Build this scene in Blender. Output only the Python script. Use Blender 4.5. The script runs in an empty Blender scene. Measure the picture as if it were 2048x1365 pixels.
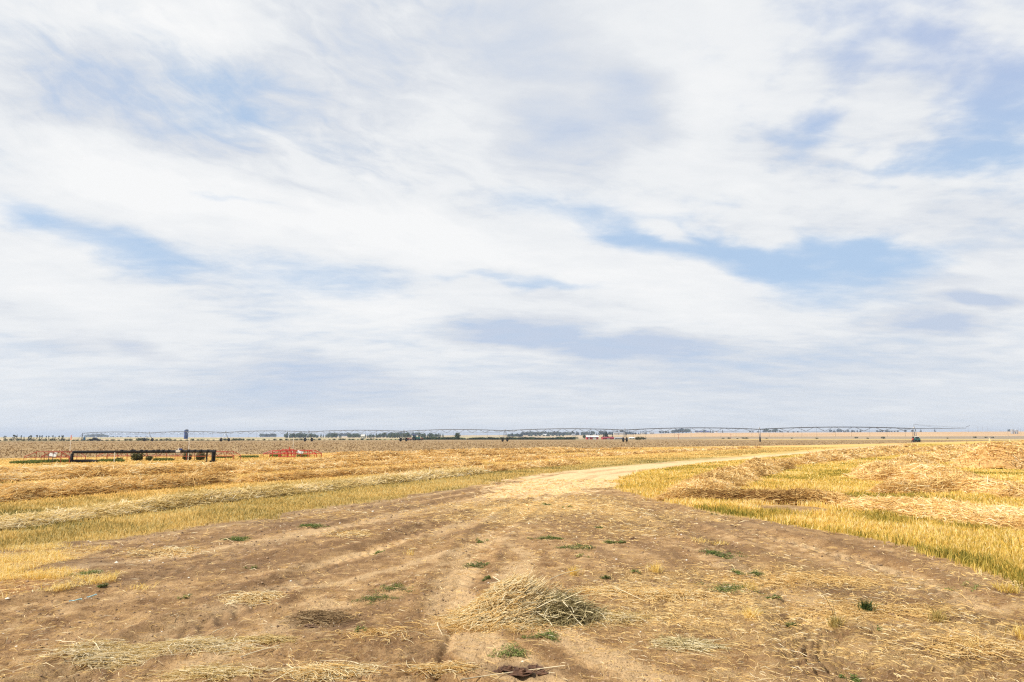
import bpy, math, random
import numpy as np

rnd = random.Random(7)
rng = np.random.default_rng(11)
scene = bpy.context.scene
COL = scene.collection
R = math.radians

# ------------------------------------------------------------------ camera
F = 1365.0                       # focal length in pixels of the 2048 wide photograph
PITCH = math.atan(195.5 / F)
CAM_H = 1.5
cam_d = bpy.data.cameras.new("camera")
cam = bpy.data.objects.new("camera", cam_d)
COL.objects.link(cam)
cam_d.sensor_width = 36.0
cam_d.lens = 36.0 * F / 2048.0
cam_d.clip_start = 0.1
cam_d.clip_end = 20000
cam.location = (0, 0, CAM_H)
cam.rotation_euler = (math.pi / 2 + PITCH, 0, 0)
scene.camera = cam

# ------------------------------------------------------------------ exposure, engine
scene.view_settings.view_transform = 'Standard'
scene.view_settings.look = 'None'
scene.view_settings.exposure = 0.18
scene.view_settings.gamma = 1.0
scene.render.engine = 'CYCLES'
scene.cycles.use_denoising = False
scene.cycles.filter_width = 1.25
scene.cycles.use_adaptive_sampling = False
scene.cycles.max_bounces = 6
scene.cycles.diffuse_bounces = 3
scene.cycles.transparent_max_bounces = 8
scene.cycles.volume_bounces = 0

# ------------------------------------------------------------------ sun
SUN_AZ = R(-103)                  # from the viewing direction (+Y) towards the left
SUN_EL = R(46)
sd = bpy.data.lights.new("sun", 'SUN')
sd.energy = 5.0
sd.angle = R(0.7)
sd.color = (1.0, 0.95, 0.86)
sun = bpy.data.objects.new("sun", sd)
COL.objects.link(sun)
sun.rotation_euler = (math.pi / 2 - SUN_EL, 0, math.pi - SUN_AZ)
sun.location = (-60, 30, 60)


# ------------------------------------------------------------------ node expression helper
class N:
    """a tiny expression builder over shader nodes"""
    def __init__(self, nt, sock):
        self.nt, self.s = nt, sock

    def _m(self, op, *a):
        n = self.nt.nodes.new('ShaderNodeMath')
        n.operation = op
        for i, v in enumerate((self,) + a):
            if isinstance(v, N):
                self.nt.links.new(v.s, n.inputs[i])
            else:
                n.inputs[i].default_value = v
        return N(self.nt, n.outputs[0])
    def __add__(self, o): return self._m('ADD', o)
    def __radd__(self, o): return self._m('ADD', o)
    def __sub__(self, o): return self._m('SUBTRACT', o)
    def __mul__(self, o): return self._m('MULTIPLY', o)
    def __rmul__(self, o): return self._m('MULTIPLY', o)
    def __truediv__(self, o): return self._m('DIVIDE', o)
    def pw(self, o): return self._m('POWER', o)
    def mx(self, o): return self._m('MAXIMUM', o)
    def mn(self, o): return self._m('MINIMUM', o)
    def absv(self): return self._m('ABSOLUTE')
    def sin(self): return self._m('SINE')
    def step(self, a, b, lo=0.0, hi=1.0, kind='SMOOTHSTEP'):
        n = self.nt.nodes.new('ShaderNodeMapRange')
        n.interpolation_type = kind
        self.nt.links.new(self.s, n.inputs[0])
        for k, v in zip((1, 2, 3, 4), (a, b, lo, hi)):
            if isinstance(v, N):
                self.nt.links.new(v.s, n.inputs[k])
            else:
                n.inputs[k].default_value = v
        return N(self.nt, n.outputs[0])


def link_in(nt, inp, v):
    if isinstance(v, N):
        nt.links.new(v.s, inp)
    elif isinstance(v, bpy.types.NodeSocket):
        nt.links.new(v, inp)
    elif isinstance(v, (tuple, list)):
        inp.default_value = tuple(v) + ((1.0,) if len(v) == 3 and len(inp.default_value) == 4 else ())
    else:
        inp.default_value = v


def noise(nt, vec, scale, detail=4.0, rough=0.55, dist=0.0, out=0, dim='3D'):
    n = nt.nodes.new('ShaderNodeTexNoise')
    n.noise_dimensions = dim
    nt.links.new(vec, n.inputs['Vector'])
    n.inputs['Scale'].default_value = scale
    n.inputs['Detail'].default_value = detail
    n.inputs['Roughness'].default_value = rough
    n.inputs['Distortion'].default_value = dist
    return N(nt, n.outputs[out])


def mapping(nt, vec, loc=(0, 0, 0), rot=(0, 0, 0), scale=(1, 1, 1), kind='POINT'):
    n = nt.nodes.new('ShaderNodeMapping')
    n.vector_type = kind
    nt.links.new(vec, n.inputs[0])
    n.inputs[1].default_value = loc
    n.inputs[2].default_value = rot
    n.inputs[3].default_value = scale
    return n.outputs[0]


def mix(nt, fac, a, b, kind='MIX'):
    n = nt.nodes.new('ShaderNodeMix')
    n.data_type = 'RGBA'
    n.blend_type = kind
    link_in(nt, n.inputs[0], fac)
    link_in(nt, n.inputs[6], a)
    link_in(nt, n.inputs[7], b)
    return N(nt, n.outputs[2])


def ramp(nt, fac, stops):
    n = nt.nodes.new('ShaderNodeValToRGB')
    el = n.color_ramp.elements
    while len(el) < len(stops):
        el.new(0.5)
    for e, (p, c) in zip(el, stops):
        e.position = p
        e.color = tuple(c) + (1.0,)
    link_in(nt, n.inputs[0], fac)
    return N(nt, n.outputs[0])


# ------------------------------------------------------------------ picture <-> world directions
def ray(px, py):
    a, b = (px - 1024.0) / F, (682.5 - py) / F
    return (a, math.cos(PITCH) - b * math.sin(PITCH), math.sin(PITCH) + b * math.cos(PITCH))


def azel(px, py):
    x, y, z = ray(px, py)
    return math.atan2(x, y), math.atan2(z, math.hypot(x, y))


def G(px, py, z=0.0):
    """the point of the level z seen at a place of the photograph"""
    x, y, dz = ray(px, py)
    s = (z - CAM_H) / dz
    return x * s, y * s


# ------------------------------------------------------------------ world: sky and clouds by direction
world = bpy.data.worlds.new("World")
scene.world = world
world.use_nodes = True
nt = world.node_tree
nt.nodes.clear()
w_out = nt.nodes.new('ShaderNodeOutputWorld')
bg = nt.nodes.new('ShaderNodeBackground')
bg.inputs[1].default_value = 0.088
nt.links.new(bg.outputs[0], w_out.inputs[0])
sky = nt.nodes.new('ShaderNodeTexSky')
sky.sky_type = 'NISHITA'
sky.sun_disc = False
sky.sun_elevation = SUN_EL
sky.sun_rotation = SUN_AZ
sky.air_density = 1.0
sky.dust_density = 0.6
tc = nt.nodes.new('ShaderNodeTexCoord')
sep = nt.nodes.new('ShaderNodeSeparateXYZ')
nt.links.new(tc.outputs['Generated'], sep.inputs[0])
dx, dy, dz = (N(nt, sep.outputs[i]) for i in range(3))
az = dx._m('ARCTAN2', dy)
el = dz.mx(-1.0).mn(1.0)._m('ARCSINE')
den = dz.mx(0.0) + 0.13
cmb = nt.nodes.new('ShaderNodeCombineXYZ')           # position on the cloud deck
link_in(nt, cmb.inputs[0], dx / den)
link_in(nt, cmb.inputs[1], dy / den)
deck = cmb.outputs[0]
cmb2 = nt.nodes.new('ShaderNodeCombineXYZ')          # azimuth and elevation
link_in(nt, cmb2.inputs[0], az)
link_in(nt, cmb2.inputs[1], el)
P0 = cmb2.outputs[0]


def warp(vec, scale, amp, detail, seed, squash=1.0):
    m = mapping(nt, vec, (seed, seed * .7, 0), (0, 0, R(12)), (1, squash, 1))
    c = noise(nt, m, scale, detail, 0.55, 0, out=1)
    s = nt.nodes.new('ShaderNodeVectorMath'); s.operation = 'SUBTRACT'
    nt.links.new(c.s, s.inputs[0]); s.inputs[1].default_value = (.5, .5, .5)
    k = nt.nodes.new('ShaderNodeVectorMath'); k.operation = 'MULTIPLY'
    nt.links.new(s.outputs[0], k.inputs[0]); k.inputs[1].default_value = amp
    a = nt.nodes.new('ShaderNodeVectorMath'); a.operation = 'ADD'
    nt.links.new(vec, a.inputs[0]); nt.links.new(k.outputs[0], a.inputs[1])
    return a.outputs[0]


P1 = warp(P0, 3.5, (0.16, 0.07, 0), 3, 1.3, 2.2)
P2 = warp(P1, 14.0, (0.05, 0.022, 0), 5, 4.1, 1.8)


def strokes(vec, items):
    tot = None
    for (x0, y0, x1, y1, w, amp) in items:
        a0, e0 = azel(x0, y0)
        a1, e1 = azel(x1, y1)
        L = math.hypot(a1 - a0, e1 - e0) * 0.5 + w / F
        m = mapping(nt, vec, ((a0 + a1) / 2, (e0 + e1) / 2, 0), (0, 0, math.atan2(e1 - e0, a1 - a0)),
                    (L * 1.25, 1.75 * w / F, 1), 'TEXTURE')
        ln = nt.nodes.new('ShaderNodeVectorMath'); ln.operation = 'LENGTH'
        nt.links.new(m, ln.inputs[0])
        g = N(nt, ln.outputs['Value']).step(0.0, 1.0, amp, 0.0)
        tot = g if tot is None else tot + g
    return tot


cover_s = strokes(P2, [
    (1160, 440, 1440, 500, 42, -1.0), (1400, 500, 1800, 540, 32, -1.05), (1590, 470, 1900, 520, 20, -.9),
    (1500, 560, 1720, 600, 30, -.55), (430, 525, 880, 575, 34, -.5), (90, 452, 430, 532, 28, -.66), (-40, 402, 140, 440, 22, -.75),
    (330, 370, 570, 420, 12, -.75), (300, 92, 580, 160, 50, -.36), (400, 170, 660, 290, 36, -.35),
    (860, 548, 1260, 585, 12, -.6), (1780, 320, 2080, 296, 30, -.8), (1620, 244, 1700, 228, 24, -.45),
    (1640, 70, 1900, 30, 55, -.45), (1900, 130, 2080, 250, 60, -.45), (980, 385, 1190, 425, 26, -.45),
    (1880, 215, 2000, 225, 26, -.7), (60, 800, 640, 792, 26, -.30), (1200, 760, 2000, 770, 60, -.10),
    (330, 205, 520, 250, 26, -.2),
    (1300, 440, 1420, 490, 14, .9), (1480, 440, 1620, 470, 22, .9),
    (-60, 290, 760, 400, 62, .55), (520, 440, 1150, 480, 50, .7), (1080, 510, 1620, 620, 48, .7),
    (-40, 520, 330, 640, 70, .6), (300, 10, 820, 60, 60, .5), (820, 575, 1300, 620, 24, .7),
    (1560, 190, 1760, 110, 70, .3), (1750, 240, 1920, 200, 50, .6), (1300, 330, 1480, 300, 60, .4),
    (1500, 400, 2060, 430, 40, .5), (1850, 590, 2060, 560, 50, .5), (700, 200, 1500, 120, 150, .5),
])
shade_s = strokes(P2, [
    (950, -40, 1240, 230, 120, -.42), (880, 655, 1140, 655, 32, -.85), (1060, 690, 1440, 700, 28, -.75), (1000, 668, 1180, 665, 12, -.5),
    (1740, 640, 2020, 650, 18, -.75), (1860, 585, 2080, 600, 13, -.7), (330, 720, 860, 765, 34, -.4),
    (1000, 770, 2080, 740, 70, -.40), (-40, 600, 120, 620, 20, -.2), (0, 670, 260, 665, 20, -.2), (160, 660, 330, 700, 16, -.3),
    (-40, 150, 330, 185, 70, -.55), (380, 120, 640, 260, 80, -.35), (640, 150, 900, 60, 110, -.3), (250, 230, 560, 310, 26, -.3), (430, 330, 700, 390, 12, -.3), (1000, 260, 1200, 330, 60, -.3), (1480, 310, 1700, 330, 50, -.25), (1220, 210, 1320, 240, 60, -.35), (0, 780, 1024, 800, 40, -.6),
    (-60, 290, 760, 410, 60, .4), (520, 440, 1150, 490, 52, .45), (1060, 520, 1560, 620, 48, .45),
    (-40, 520, 330, 600, 60, .3), (200, 20, 560, 55, 34, .4), (1280, 150, 1560, 200, 90, .25), (560, 620, 1000, 630, 50, .2),
])
n_big = noise(nt, mapping(nt, deck, (3.1, 1.7, 0), (0, 0, R(-30)), (1.0, 1.6, 1)), 1.1, 6, .55)
n_mid = noise(nt, mapping(nt, deck, (7.1, 2.7, 0), (0, 0, R(-35)), (1.0, 1.9, 1)), 3.4, 9, .62, .3)
n_str = noise(nt, mapping(nt, mapping(nt, P1, (0, 0, 0), (0, 0, R(15))), scale=(3.0, 19.0, 1)), 1.0, 7, .60, .25)
n_wisp = noise(nt, mapping(nt, mapping(nt, P1, (5, 0, 0), (0, 0, R(18))), scale=(13.0, 34.0, 1)), 1.0, 6, .6, .4)
n_fine = noise(nt, mapping(nt, deck, (1.1, 8.7, 0), (0, 0, R(-25)), (1.0, 1.5, 1)), 9.0, 8, .62)
right = az.step(R(2), R(26)) * el.step(R(9), R(20))
n_cum = noise(nt, mapping(nt, deck, (2.0, 5.0, 0)), 7.5, 5, .5, .15)
left_up = az.step(R(4), R(-12)) * el.step(R(14), R(22))
midband = el.step(R(7), R(12)) * el.step(R(30), R(22))
cover = (0.80 + cover_s + midband * ((n_str - .5) * .9) + left_up * ((n_wisp - .5) * .8 - .02) + (n_big - .5) * 1.0 + (n_mid - .5) * 0.95 + (n_fine - .5) * .28 + right * ((n_cum - .47) * 1.9 - .12))
low = el.step(R(1), R(9), 1.0, 0.0)
cover = cover * (low * -.7 + 1.0) + low * .52
fac = cover.step(-0.14, 0.96) * .87 + .12
shade = (0.58 + shade_s + (n_str - .5) * .95 * midband + left_up * (n_wisp - .5) * .9 + (n_big - .5) * .8 + (n_mid - .5) * .65 + (n_fine - .5) * .25 + right * (n_cum - .5) * .5)
shade = shade * (low * -.45 + 1.0) + low * .27
cloud = ramp(nt, shade.step(0.0, 1.0, 0, 1, 'LINEAR'), [(0.0, (5.7, 6.5, 7.9)), (.33, (7.3, 7.65, 8.2)), (.60, (8.55, 8.75, 8.95)), (1.0, (9.5, 9.55, 9.55))])
# clear air between the clouds: the sky texture, lightened by thin veil
rightwards = az.step(R(0), R(36)) * el.step(R(17), R(27))
blue = mix(nt, 1.0, sky.outputs[0], mix(nt, rightwards, (1.0, 1.05, 1.05), (1.05, 1.0, 1.1)).s, 'MULTIPLY')
blue = mix(nt, 0.80, blue.s, mix(nt, rightwards, (4.5, 6.4, 9.0), (4.9, 6.1, 8.7)).s)
skyc = mix(nt, fac, blue.s, cloud.s)
# the unseen sky behind the camera is dimmed to cut the fill light
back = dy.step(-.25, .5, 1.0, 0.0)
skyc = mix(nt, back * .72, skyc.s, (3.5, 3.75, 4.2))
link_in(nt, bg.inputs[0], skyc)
world.cycles.sampling_method = 'MANUAL'
world.cycles.sample_map_resolution = 512


# ------------------------------------------------------------------ object helpers
def tag(o, label=None, cat=None, group=None, kind=None):
    if label: o['label'] = label
    if cat: o['category'] = cat
    if group: o['group'] = group
    if kind: o['kind'] = kind
    return o


def empty(name, loc, rz=0.0, sc=1.0):
    o = bpy.data.objects.new(name, None)
    COL.objects.link(o)
    o.location = loc
    o.rotation_euler = (0, 0, rz)
    o.scale = (sc, sc, sc)
    o.empty_display_size = 0.2
    return o


def copy_tree(o, parent=None):
    c = o.copy()
    COL.objects.link(c)
    if parent is not None:
        c.parent = parent
    for ch in list(o.children):
        copy_tree(ch, c)
    return c


def mesh_np(name, verts, quads=None, tris=None, mat=None, parent=None, smooth=False, attrs=None, mat_index=None):
    """one mesh object from numpy arrays"""
    verts = np.asarray(verts, np.float32).reshape(-1, 3)
    nq = 0 if quads is None else len(quads)
    nt_ = 0 if tris is None else len(tris)
    loops, starts = [], []
    if nq:
        loops.append(np.asarray(quads, np.int32).ravel())
        starts.append(np.arange(nq, dtype=np.int32) * 4)
    if nt_:
        loops.append(np.asarray(tris, np.int32).ravel())
        starts.append(nq * 4 + np.arange(nt_, dtype=np.int32) * 3)
    loops = np.concatenate(loops); starts = np.concatenate(starts)
    me = bpy.data.meshes.new(name)
    me.vertices.add(len(verts)); me.vertices.foreach_set('co', verts.ravel())
    me.loops.add(len(loops)); me.loops.foreach_set('vertex_index', loops)
    me.polygons.add(len(starts)); me.polygons.foreach_set('loop_start', starts)
    if attrs:
        for k, a in attrs.items():
            at = me.attributes.new(k, 'FLOAT', 'POINT')
            at.data.foreach_set('value', np.asarray(a, np.float32).ravel())
    if smooth:
        me.polygons.foreach_set('use_smooth', np.ones(len(starts), bool))
    mats = mat if isinstance(mat, (list, tuple)) else ([mat] if mat else [])
    for m in mats: me.materials.append(m)
    if mat_index is not None:
        me.polygons.foreach_set('material_index', np.asarray(mat_index, np.int32))
    me.update(calc_edges=True)
    o = bpy.data.objects.new(name, me)
    COL.objects.link(o)
    if parent is not None: o.parent = parent
    return o


class MB:
    """collects boxes, tubes, rings and lathes into one mesh"""
    def __init__(self):
        self.v, self.f = [], []

    def add(self, vs, fs):
        b = len(self.v)
        self.v += [tuple(p) for p in vs]
        self.f += [tuple(b + i for i in f) for f in fs]
        return self

    def box(self, c, s, rz=0.0, taper=1.0, ry=0.0):
        vs = []
        for z in (-1, 1):
            t = taper if z > 0 else 1.0
            for x, y in ((-1, -1), (1, -1), (1, 1), (-1, 1)):
                px, py, pz = x * s[0] / 2 * t, y * s[1] / 2 * t, z * s[2] / 2
                px, pz = px * math.cos(ry) + pz * math.sin(ry), -px * math.sin(ry) + pz * math.cos(ry)
                vs.append((c[0] + px * math.cos(rz) - py * math.sin(rz), c[1] + px * math.sin(rz) + py * math.cos(rz), c[2] + pz))
        return self.add(vs, [(3, 2, 1, 0), (4, 5, 6, 7), (0, 1, 5, 4), (1, 2, 6, 5), (2, 3, 7, 6), (3, 0, 4, 7)])

    def tube(self, pts, r, n=6, cap=True, r1=None):
        pts = [np.array(p, float) for p in pts]
        k = len(pts)
        rows = []
        for i, p in enumerate(pts):
            d = pts[min(i + 1, k - 1)] - pts[max(i - 1, 0)]
            d /= (np.linalg.norm(d) + 1e-9)
            up = np.array((0, 0, 1.)) if abs(d[2]) < .9 else np.array((1., 0, 0))
            a = np.cross(d, up); a /= np.linalg.norm(a)
            b = np.cross(d, a)
            rr = r if r1 is None else r + (r1 - r) * i / (k - 1)
            rows += [p + rr * (a * math.cos(2 * math.pi * j / n) + b * math.sin(2 * math.pi * j / n)) for j in range(n)]
        fs = [(i * n + j, i * n + (j + 1) % n, (i + 1) * n + (j + 1) % n, (i + 1) * n + j) for i in range(k - 1) for j in range(n)]
        if cap: fs += [tuple(range(n)), tuple(reversed(range((k - 1) * n, k * n)))]
        return self.add(rows, fs)

    def lathe(self, c, axis, prof, n=16):
        """profile of (radius, distance along the axis)"""
        ax = np.array(axis, float); ax /= np.linalg.norm(ax)
        up = np.array((0, 0, 1.)) if abs(ax[2]) < .9 else np.array((1., 0, 0))
        a = np.cross(ax, up); a /= np.linalg.norm(a)
        b = np.cross(ax, a)
        c = np.array(c, float)
        vs = [c + ax * h + r * (a * math.cos(2 * math.pi * j / n) + b * math.sin(2 * math.pi * j / n)) for r, h in prof for j in range(n)]
        k = len(prof)
        fs = [(i * n + j, i * n + (j + 1) % n, (i + 1) * n + (j + 1) % n, (i + 1) * n + j) for i in range(k - 1) for j in range(n)]
        fs += [tuple(range(n)), tuple(reversed(range((k - 1) * n, k * n)))]
        return self.add(vs, fs)

    def prism(self, prof, y0, y1):
        """a polygon in x, z pushed along y"""
        n = len(prof)
        vs = [(x, y0, z) for x, z in prof] + [(x, y1, z) for x, z in prof]
        fs = [tuple(range(n)), tuple(reversed(range(n, 2 * n)))] + [(j, (j + 1) % n, n + (j + 1) % n, n + j) for j in range(n)]
        return self.add(vs, fs)

    def build(self, name, mat, parent=None, smooth=False, bevel=0.0):
        me = bpy.data.meshes.new(name)
        me.from_pydata(self.v, [], self.f)
        if smooth:
            me.polygons.foreach_set('use_smooth', np.ones(len(me.polygons), bool))
        me.materials.append(mat)
        me.update()
        o = bpy.data.objects.new(name, me)
        COL.objects.link(o)
        if parent is not None: o.parent = parent
        if bevel:
            m = o.modifiers.new('bevel', 'BEVEL'); m.width = bevel; m.segments = 2; m.limit_method = 'ANGLE'
        return o


# ------------------------------------------------------------------ numpy noise
_perm = np.random.default_rng(5).random((256, 256)).astype(np.float32)


def vnoise(x, y):
    xi = np.floor(x).astype(np.int64); yi = np.floor(y).astype(np.int64)
    fx, fy = x - xi, y - yi
    fx = fx * fx * (3 - 2 * fx); fy = fy * fy * (3 - 2 * fy)
    a = _perm[xi & 255, yi & 255]; b = _perm[(xi + 1) & 255, yi & 255]
    c = _perm[xi & 255, (yi + 1) & 255]; d = _perm[(xi + 1) & 255, (yi + 1) & 255]
    return (a * (1 - fx) + b * fx) * (1 - fy) + (c * (1 - fx) + d * fx) * fy


def fbm(x, y, scale, octaves=4, rough=.5, seed=0.0):
    v, amp, tot = 0.0, 1.0, 0.0
    for i in range(octaves):
        s = scale * 2 ** i
        v = v + amp * vnoise(x * s + seed + 17.3 * i, y * s + 9.1 * i - seed)
        tot += amp
        amp *= rough
    return v / tot


def sstep(a, b, v):
    t = np.clip((v - a) / (b - a), 0, 1)
    return t * t * (3 - 2 * t)


def seg_dist(x, y, poly):
    """distance to a polyline, the signed side and the arc position"""
    best = np.full(np.shape(x), 1e9); arc = np.zeros(np.shape(x)); side = np.zeros(np.shape(x)); s0 = 0.0
    for (ax, ay), (bx, by) in zip(poly[:-1], poly[1:]):
        L = math.hypot(bx - ax, by - ay) + 1e-9
        ux, uy = (bx - ax) / L, (by - ay) / L
        t = np.clip((x - ax) * ux + (y - ay) * uy, 0, L)
        ex, ey = x - ax - ux * t, y - ay - uy * t
        d = np.hypot(ex, ey)
        m = d < best
        best = np.where(m, d, best); arc = np.where(m, s0 + t, arc)
        side = np.where(m, np.sign(ux * (y - ay) - uy * (x - ax)), side)
        s0 += L
    return best, side, arc


def inside(x, y, poly):
    r = np.zeros(np.shape(x), bool)
    n = len(poly)
    for i in range(n):
        x0, y0 = poly[i]; x1, y1 = poly[(i + 1) % n]
        if y0 == y1: continue
        c = ((y0 > y) != (y1 > y)) & (x < (x1 - x0) * (y - y0) / (y1 - y0) + x0)
        r ^= c
    return r


def gpoly(pts):
    return [G(px, py) for px, py in pts]


def smooth_line(pts, step=0.6):
    """catmull-rom through ground points, sampled evenly"""
    P = np.array([pts[0]] + list(pts) + [pts[-1]], float)
    out = []
    for i in range(1, len(P) - 2):
        for t in np.linspace(0, 1, 24, endpoint=False):
            p0, p1, p2, p3 = P[i - 1:i + 3]
            out.append(.5 * ((2 * p1) + (-p0 + p2) * t + (2 * p0 - 5 * p1 + 4 * p2 - p3) * t * t + (-p0 + 3 * p1 - 3 * p2 + p3) * t ** 3))
    out.append(P[-2])
    out = np.array(out)
    d = np.concatenate([[0], np.cumsum(np.linalg.norm(np.diff(out, axis=0), axis=1))])
    n = max(4, int(d[-1] / step))
    s = np.linspace(0, d[-1], n)
    return np.stack([np.interp(s, d, out[:, 0]), np.interp(s, d, out[:, 1])], 1)


# ------------------------------------------------------------------ the lie of the land
_D = np.log(np.array([1, 60, 150, 220, 400, 700, 1500, 3000, 6000, 12000.]))
_ZL = np.array([0, 0, .15, .30, .20, .55, 2.2, 6.6, 11, 12.])
_ZC = np.array([0, 0, .15, .32, .50, .85, 3.6, 18, 24, 24.])
_ZR = np.array([0, 0, .2, .37, .80, 1.3, 6.2, 27, 33, 33.])


def base_h(x, y):
    d = np.hypot(x, y) + 1e-6
    t = x / np.maximum(np.abs(y), d * .3)
    ld = np.log(np.maximum(d, 1.0))
    l, c, r = np.interp(ld, _D, _ZL), np.interp(ld, _D, _ZC), np.interp(ld, _D, _ZR)
    wl = sstep(0.0, -.45, t) if False else 1 - sstep(-.45, 0.0, t)
    wr = sstep(0.05, .32, t)
    h = c * (1 - wl) * (1 - wr) + l * wl + r * wr
    amp = np.clip((d - 500) / 2500, 0, 1)
    return h + amp * (fbm(x, y, 1 / 900., 3) - .5) * 3.0


# ---- outlines of the different grounds, traced at z = 0 and kept as ground points
STUB_R = gpoly([(2600, 1330), (2048, 1163), (1980, 1140), (1900, 1117), (1800, 1092), (1650, 1062), (1500, 1036), (1400, 1018), (1330, 1006),
                (1285, 995), (1240, 978), (1235, 962), (1290, 942), (1400, 928), (1540, 915), (1690, 903), (1790, 895), (1830, 888.5), (2048, 884.5), (2700, 884), (3600, 930), (3600, 1330)])
EDGE_L = gpoly([(-700, 1215), (-200, 1130), (0, 1100), (200, 1080), (400, 1052), (600, 1024), (750, 1002), (850, 987), (940, 974), (1000, 962),
                (1080, 948), (1180, 938), (1300, 928), (1430, 918), (1560, 909), (1690, 899), (1790, 892), (1840, 888.2)])
FIELD_L = EDGE_L + gpoly([(1900, 887.5), (1750, 890.5), (1600, 893), (1320, 896.5), (1010, 901), (800, 904.5), (660, 907), (400, 912), (0, 918.5), (-600, 926)]) + [(-260, 12), (-120, -20), (-30, -6)]
ROAD = gpoly([(1040, 992), (1130, 966), (1180, 956), (1300, 938), (1400, 927), (1550, 913), (1700, 901), (1800, 892)])
PATCH_A = gpoly([(-200, 1185), (-100, 1120), (0, 1098), (120, 1092), (230, 1098), (160, 1120), (60, 1140), (-60, 1175)])
PATCH_B = gpoly([(-300, 1235), (-150, 1160), (0, 1156), (110, 1143), (240, 1143), (230, 1163), (140, 1180), (0, 1200)])
PATCH_C = gpoly([(-200, 1215), (-60, 1172), (30, 1162), (130, 1160), (100, 1178), (0, 1197)])
BARE_R = gpoly([(1500, 1012), (1580, 1010), (1640, 1016), (1700, 1024), (1600, 1030), (1520, 1022)])
TRACKS = [smooth_line(gpoly(p), .3) for p in (
    [(-150, 1260), (150, 1190), (420, 1120), (640, 1062), (820, 1020), (960, 990), (1080, 965)],
    [(60, 1400), (300, 1290), (520, 1190), (700, 1110), (860, 1052), (1000, 1010), (1120, 972)],
    [(890, 1420), (893, 1330), (905, 1240), (925, 1140), (985, 1060), (1060, 1010), (1140, 975)],
    [(2150, 1330), (1900, 1180), (1700, 1110), (1480, 1055), (1330, 1015), (1230, 985)],
    [(1700, 1420), (1650, 1310), (1560, 1180), (1430, 1080), (1300, 1020), (1200, 985)])]
RUT = smooth_line(gpoly([(868, 1420), (872, 1365), (885, 1310), (905, 1255), (915, 1230)]), .1)
TREAD = gpoly([(1650, 1345), (1622, 1310), (1628, 1285), (1665, 1270), (1720, 1266)])


def masks(x, y):
    d = np.hypot(x, y)
    m = {}
    n1 = fbm(x, y, .9, 4, .55, 3.0) - .5
    n2 = fbm(x, y, .25, 3, .5, 8.0) - .5
    w = np.clip(d * .02, .1, 3)
    de, _, _ = seg_dist(x, y, STUB_R + [STUB_R[0]])
    sg = np.where(inside(x, y, STUB_R), de, -de)
    m['sdr'] = sg + n1 * np.clip(.03 * d, .25, .6) + (fbm(x, y, 5., 2, .5, 13.) - .5) * .22
    stub_r = sstep(-w * .5, w * .5, m['sdr'])
    de, _, _ = seg_dist(x, y, FIELD_L + [FIELD_L[0]])
    sg = np.where(inside(x, y, FIELD_L), de, -de)
    m['sdl'] = sg + n1 * np.clip(.08 * d, .5, 1.4) + (fbm(x, y, 4., 2, .5, 14.) - .5) * .5
    stub_l = sstep(-w * .5, w * .5, m['sdl'])
    dr, _, ar = seg_dist(x, y, ROAD)
    width = np.interp(ar, [0, 4, 10, 20, 80], [.8, 1.7, 2.3, 2.4, 3.2])
    road = sstep(width * 1.35, width * .6, dr) if False else 1 - sstep(width * .6, width * 1.7, dr + n1 * 2.2)
    m['road'] = road
    m['bare'] = np.where(inside(x, y, BARE_R), 1.0, 0.0)
    stub_r = stub_r * (1 - m['bare'])
    m['stub_r'], m['stub_l'] = stub_r, stub_l
    far_edge = 1.0 - np.clip(stub_l + stub_r, 0, 1)
    # everything past the near fields is the worked brown field, then the far fields
    beyond = sstep(36, 50, d) * far_edge * (y > 0)
    m['plow'] = beyond * (1 - road)
    pa = np.maximum(np.where(inside(x, y, PATCH_A), 1., 0.), np.where(inside(x, y, PATCH_B), 1., 0.))
    m['patch'] = pa
    m['brown'] = np.where(inside(x, y, PATCH_C), 1.0, 0.0)
    # loose litter on the bare soil
    c1 = np.exp(-(((x - .9) / 3.2) ** 2 + ((y - 15) / 5.0) ** 2)) * .8
    c2 = np.exp(-(((x - 3.0) / 2.6) ** 2 + ((y - 6.5) / 2.2) ** 2)) * .52
    m['litter'] = np.clip(c1 + c2 + pa * .8 + n2 * 1.0 + n1 * .9, 0, 1) * (1 - stub_r) * (1 - stub_l)
    return m


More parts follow.
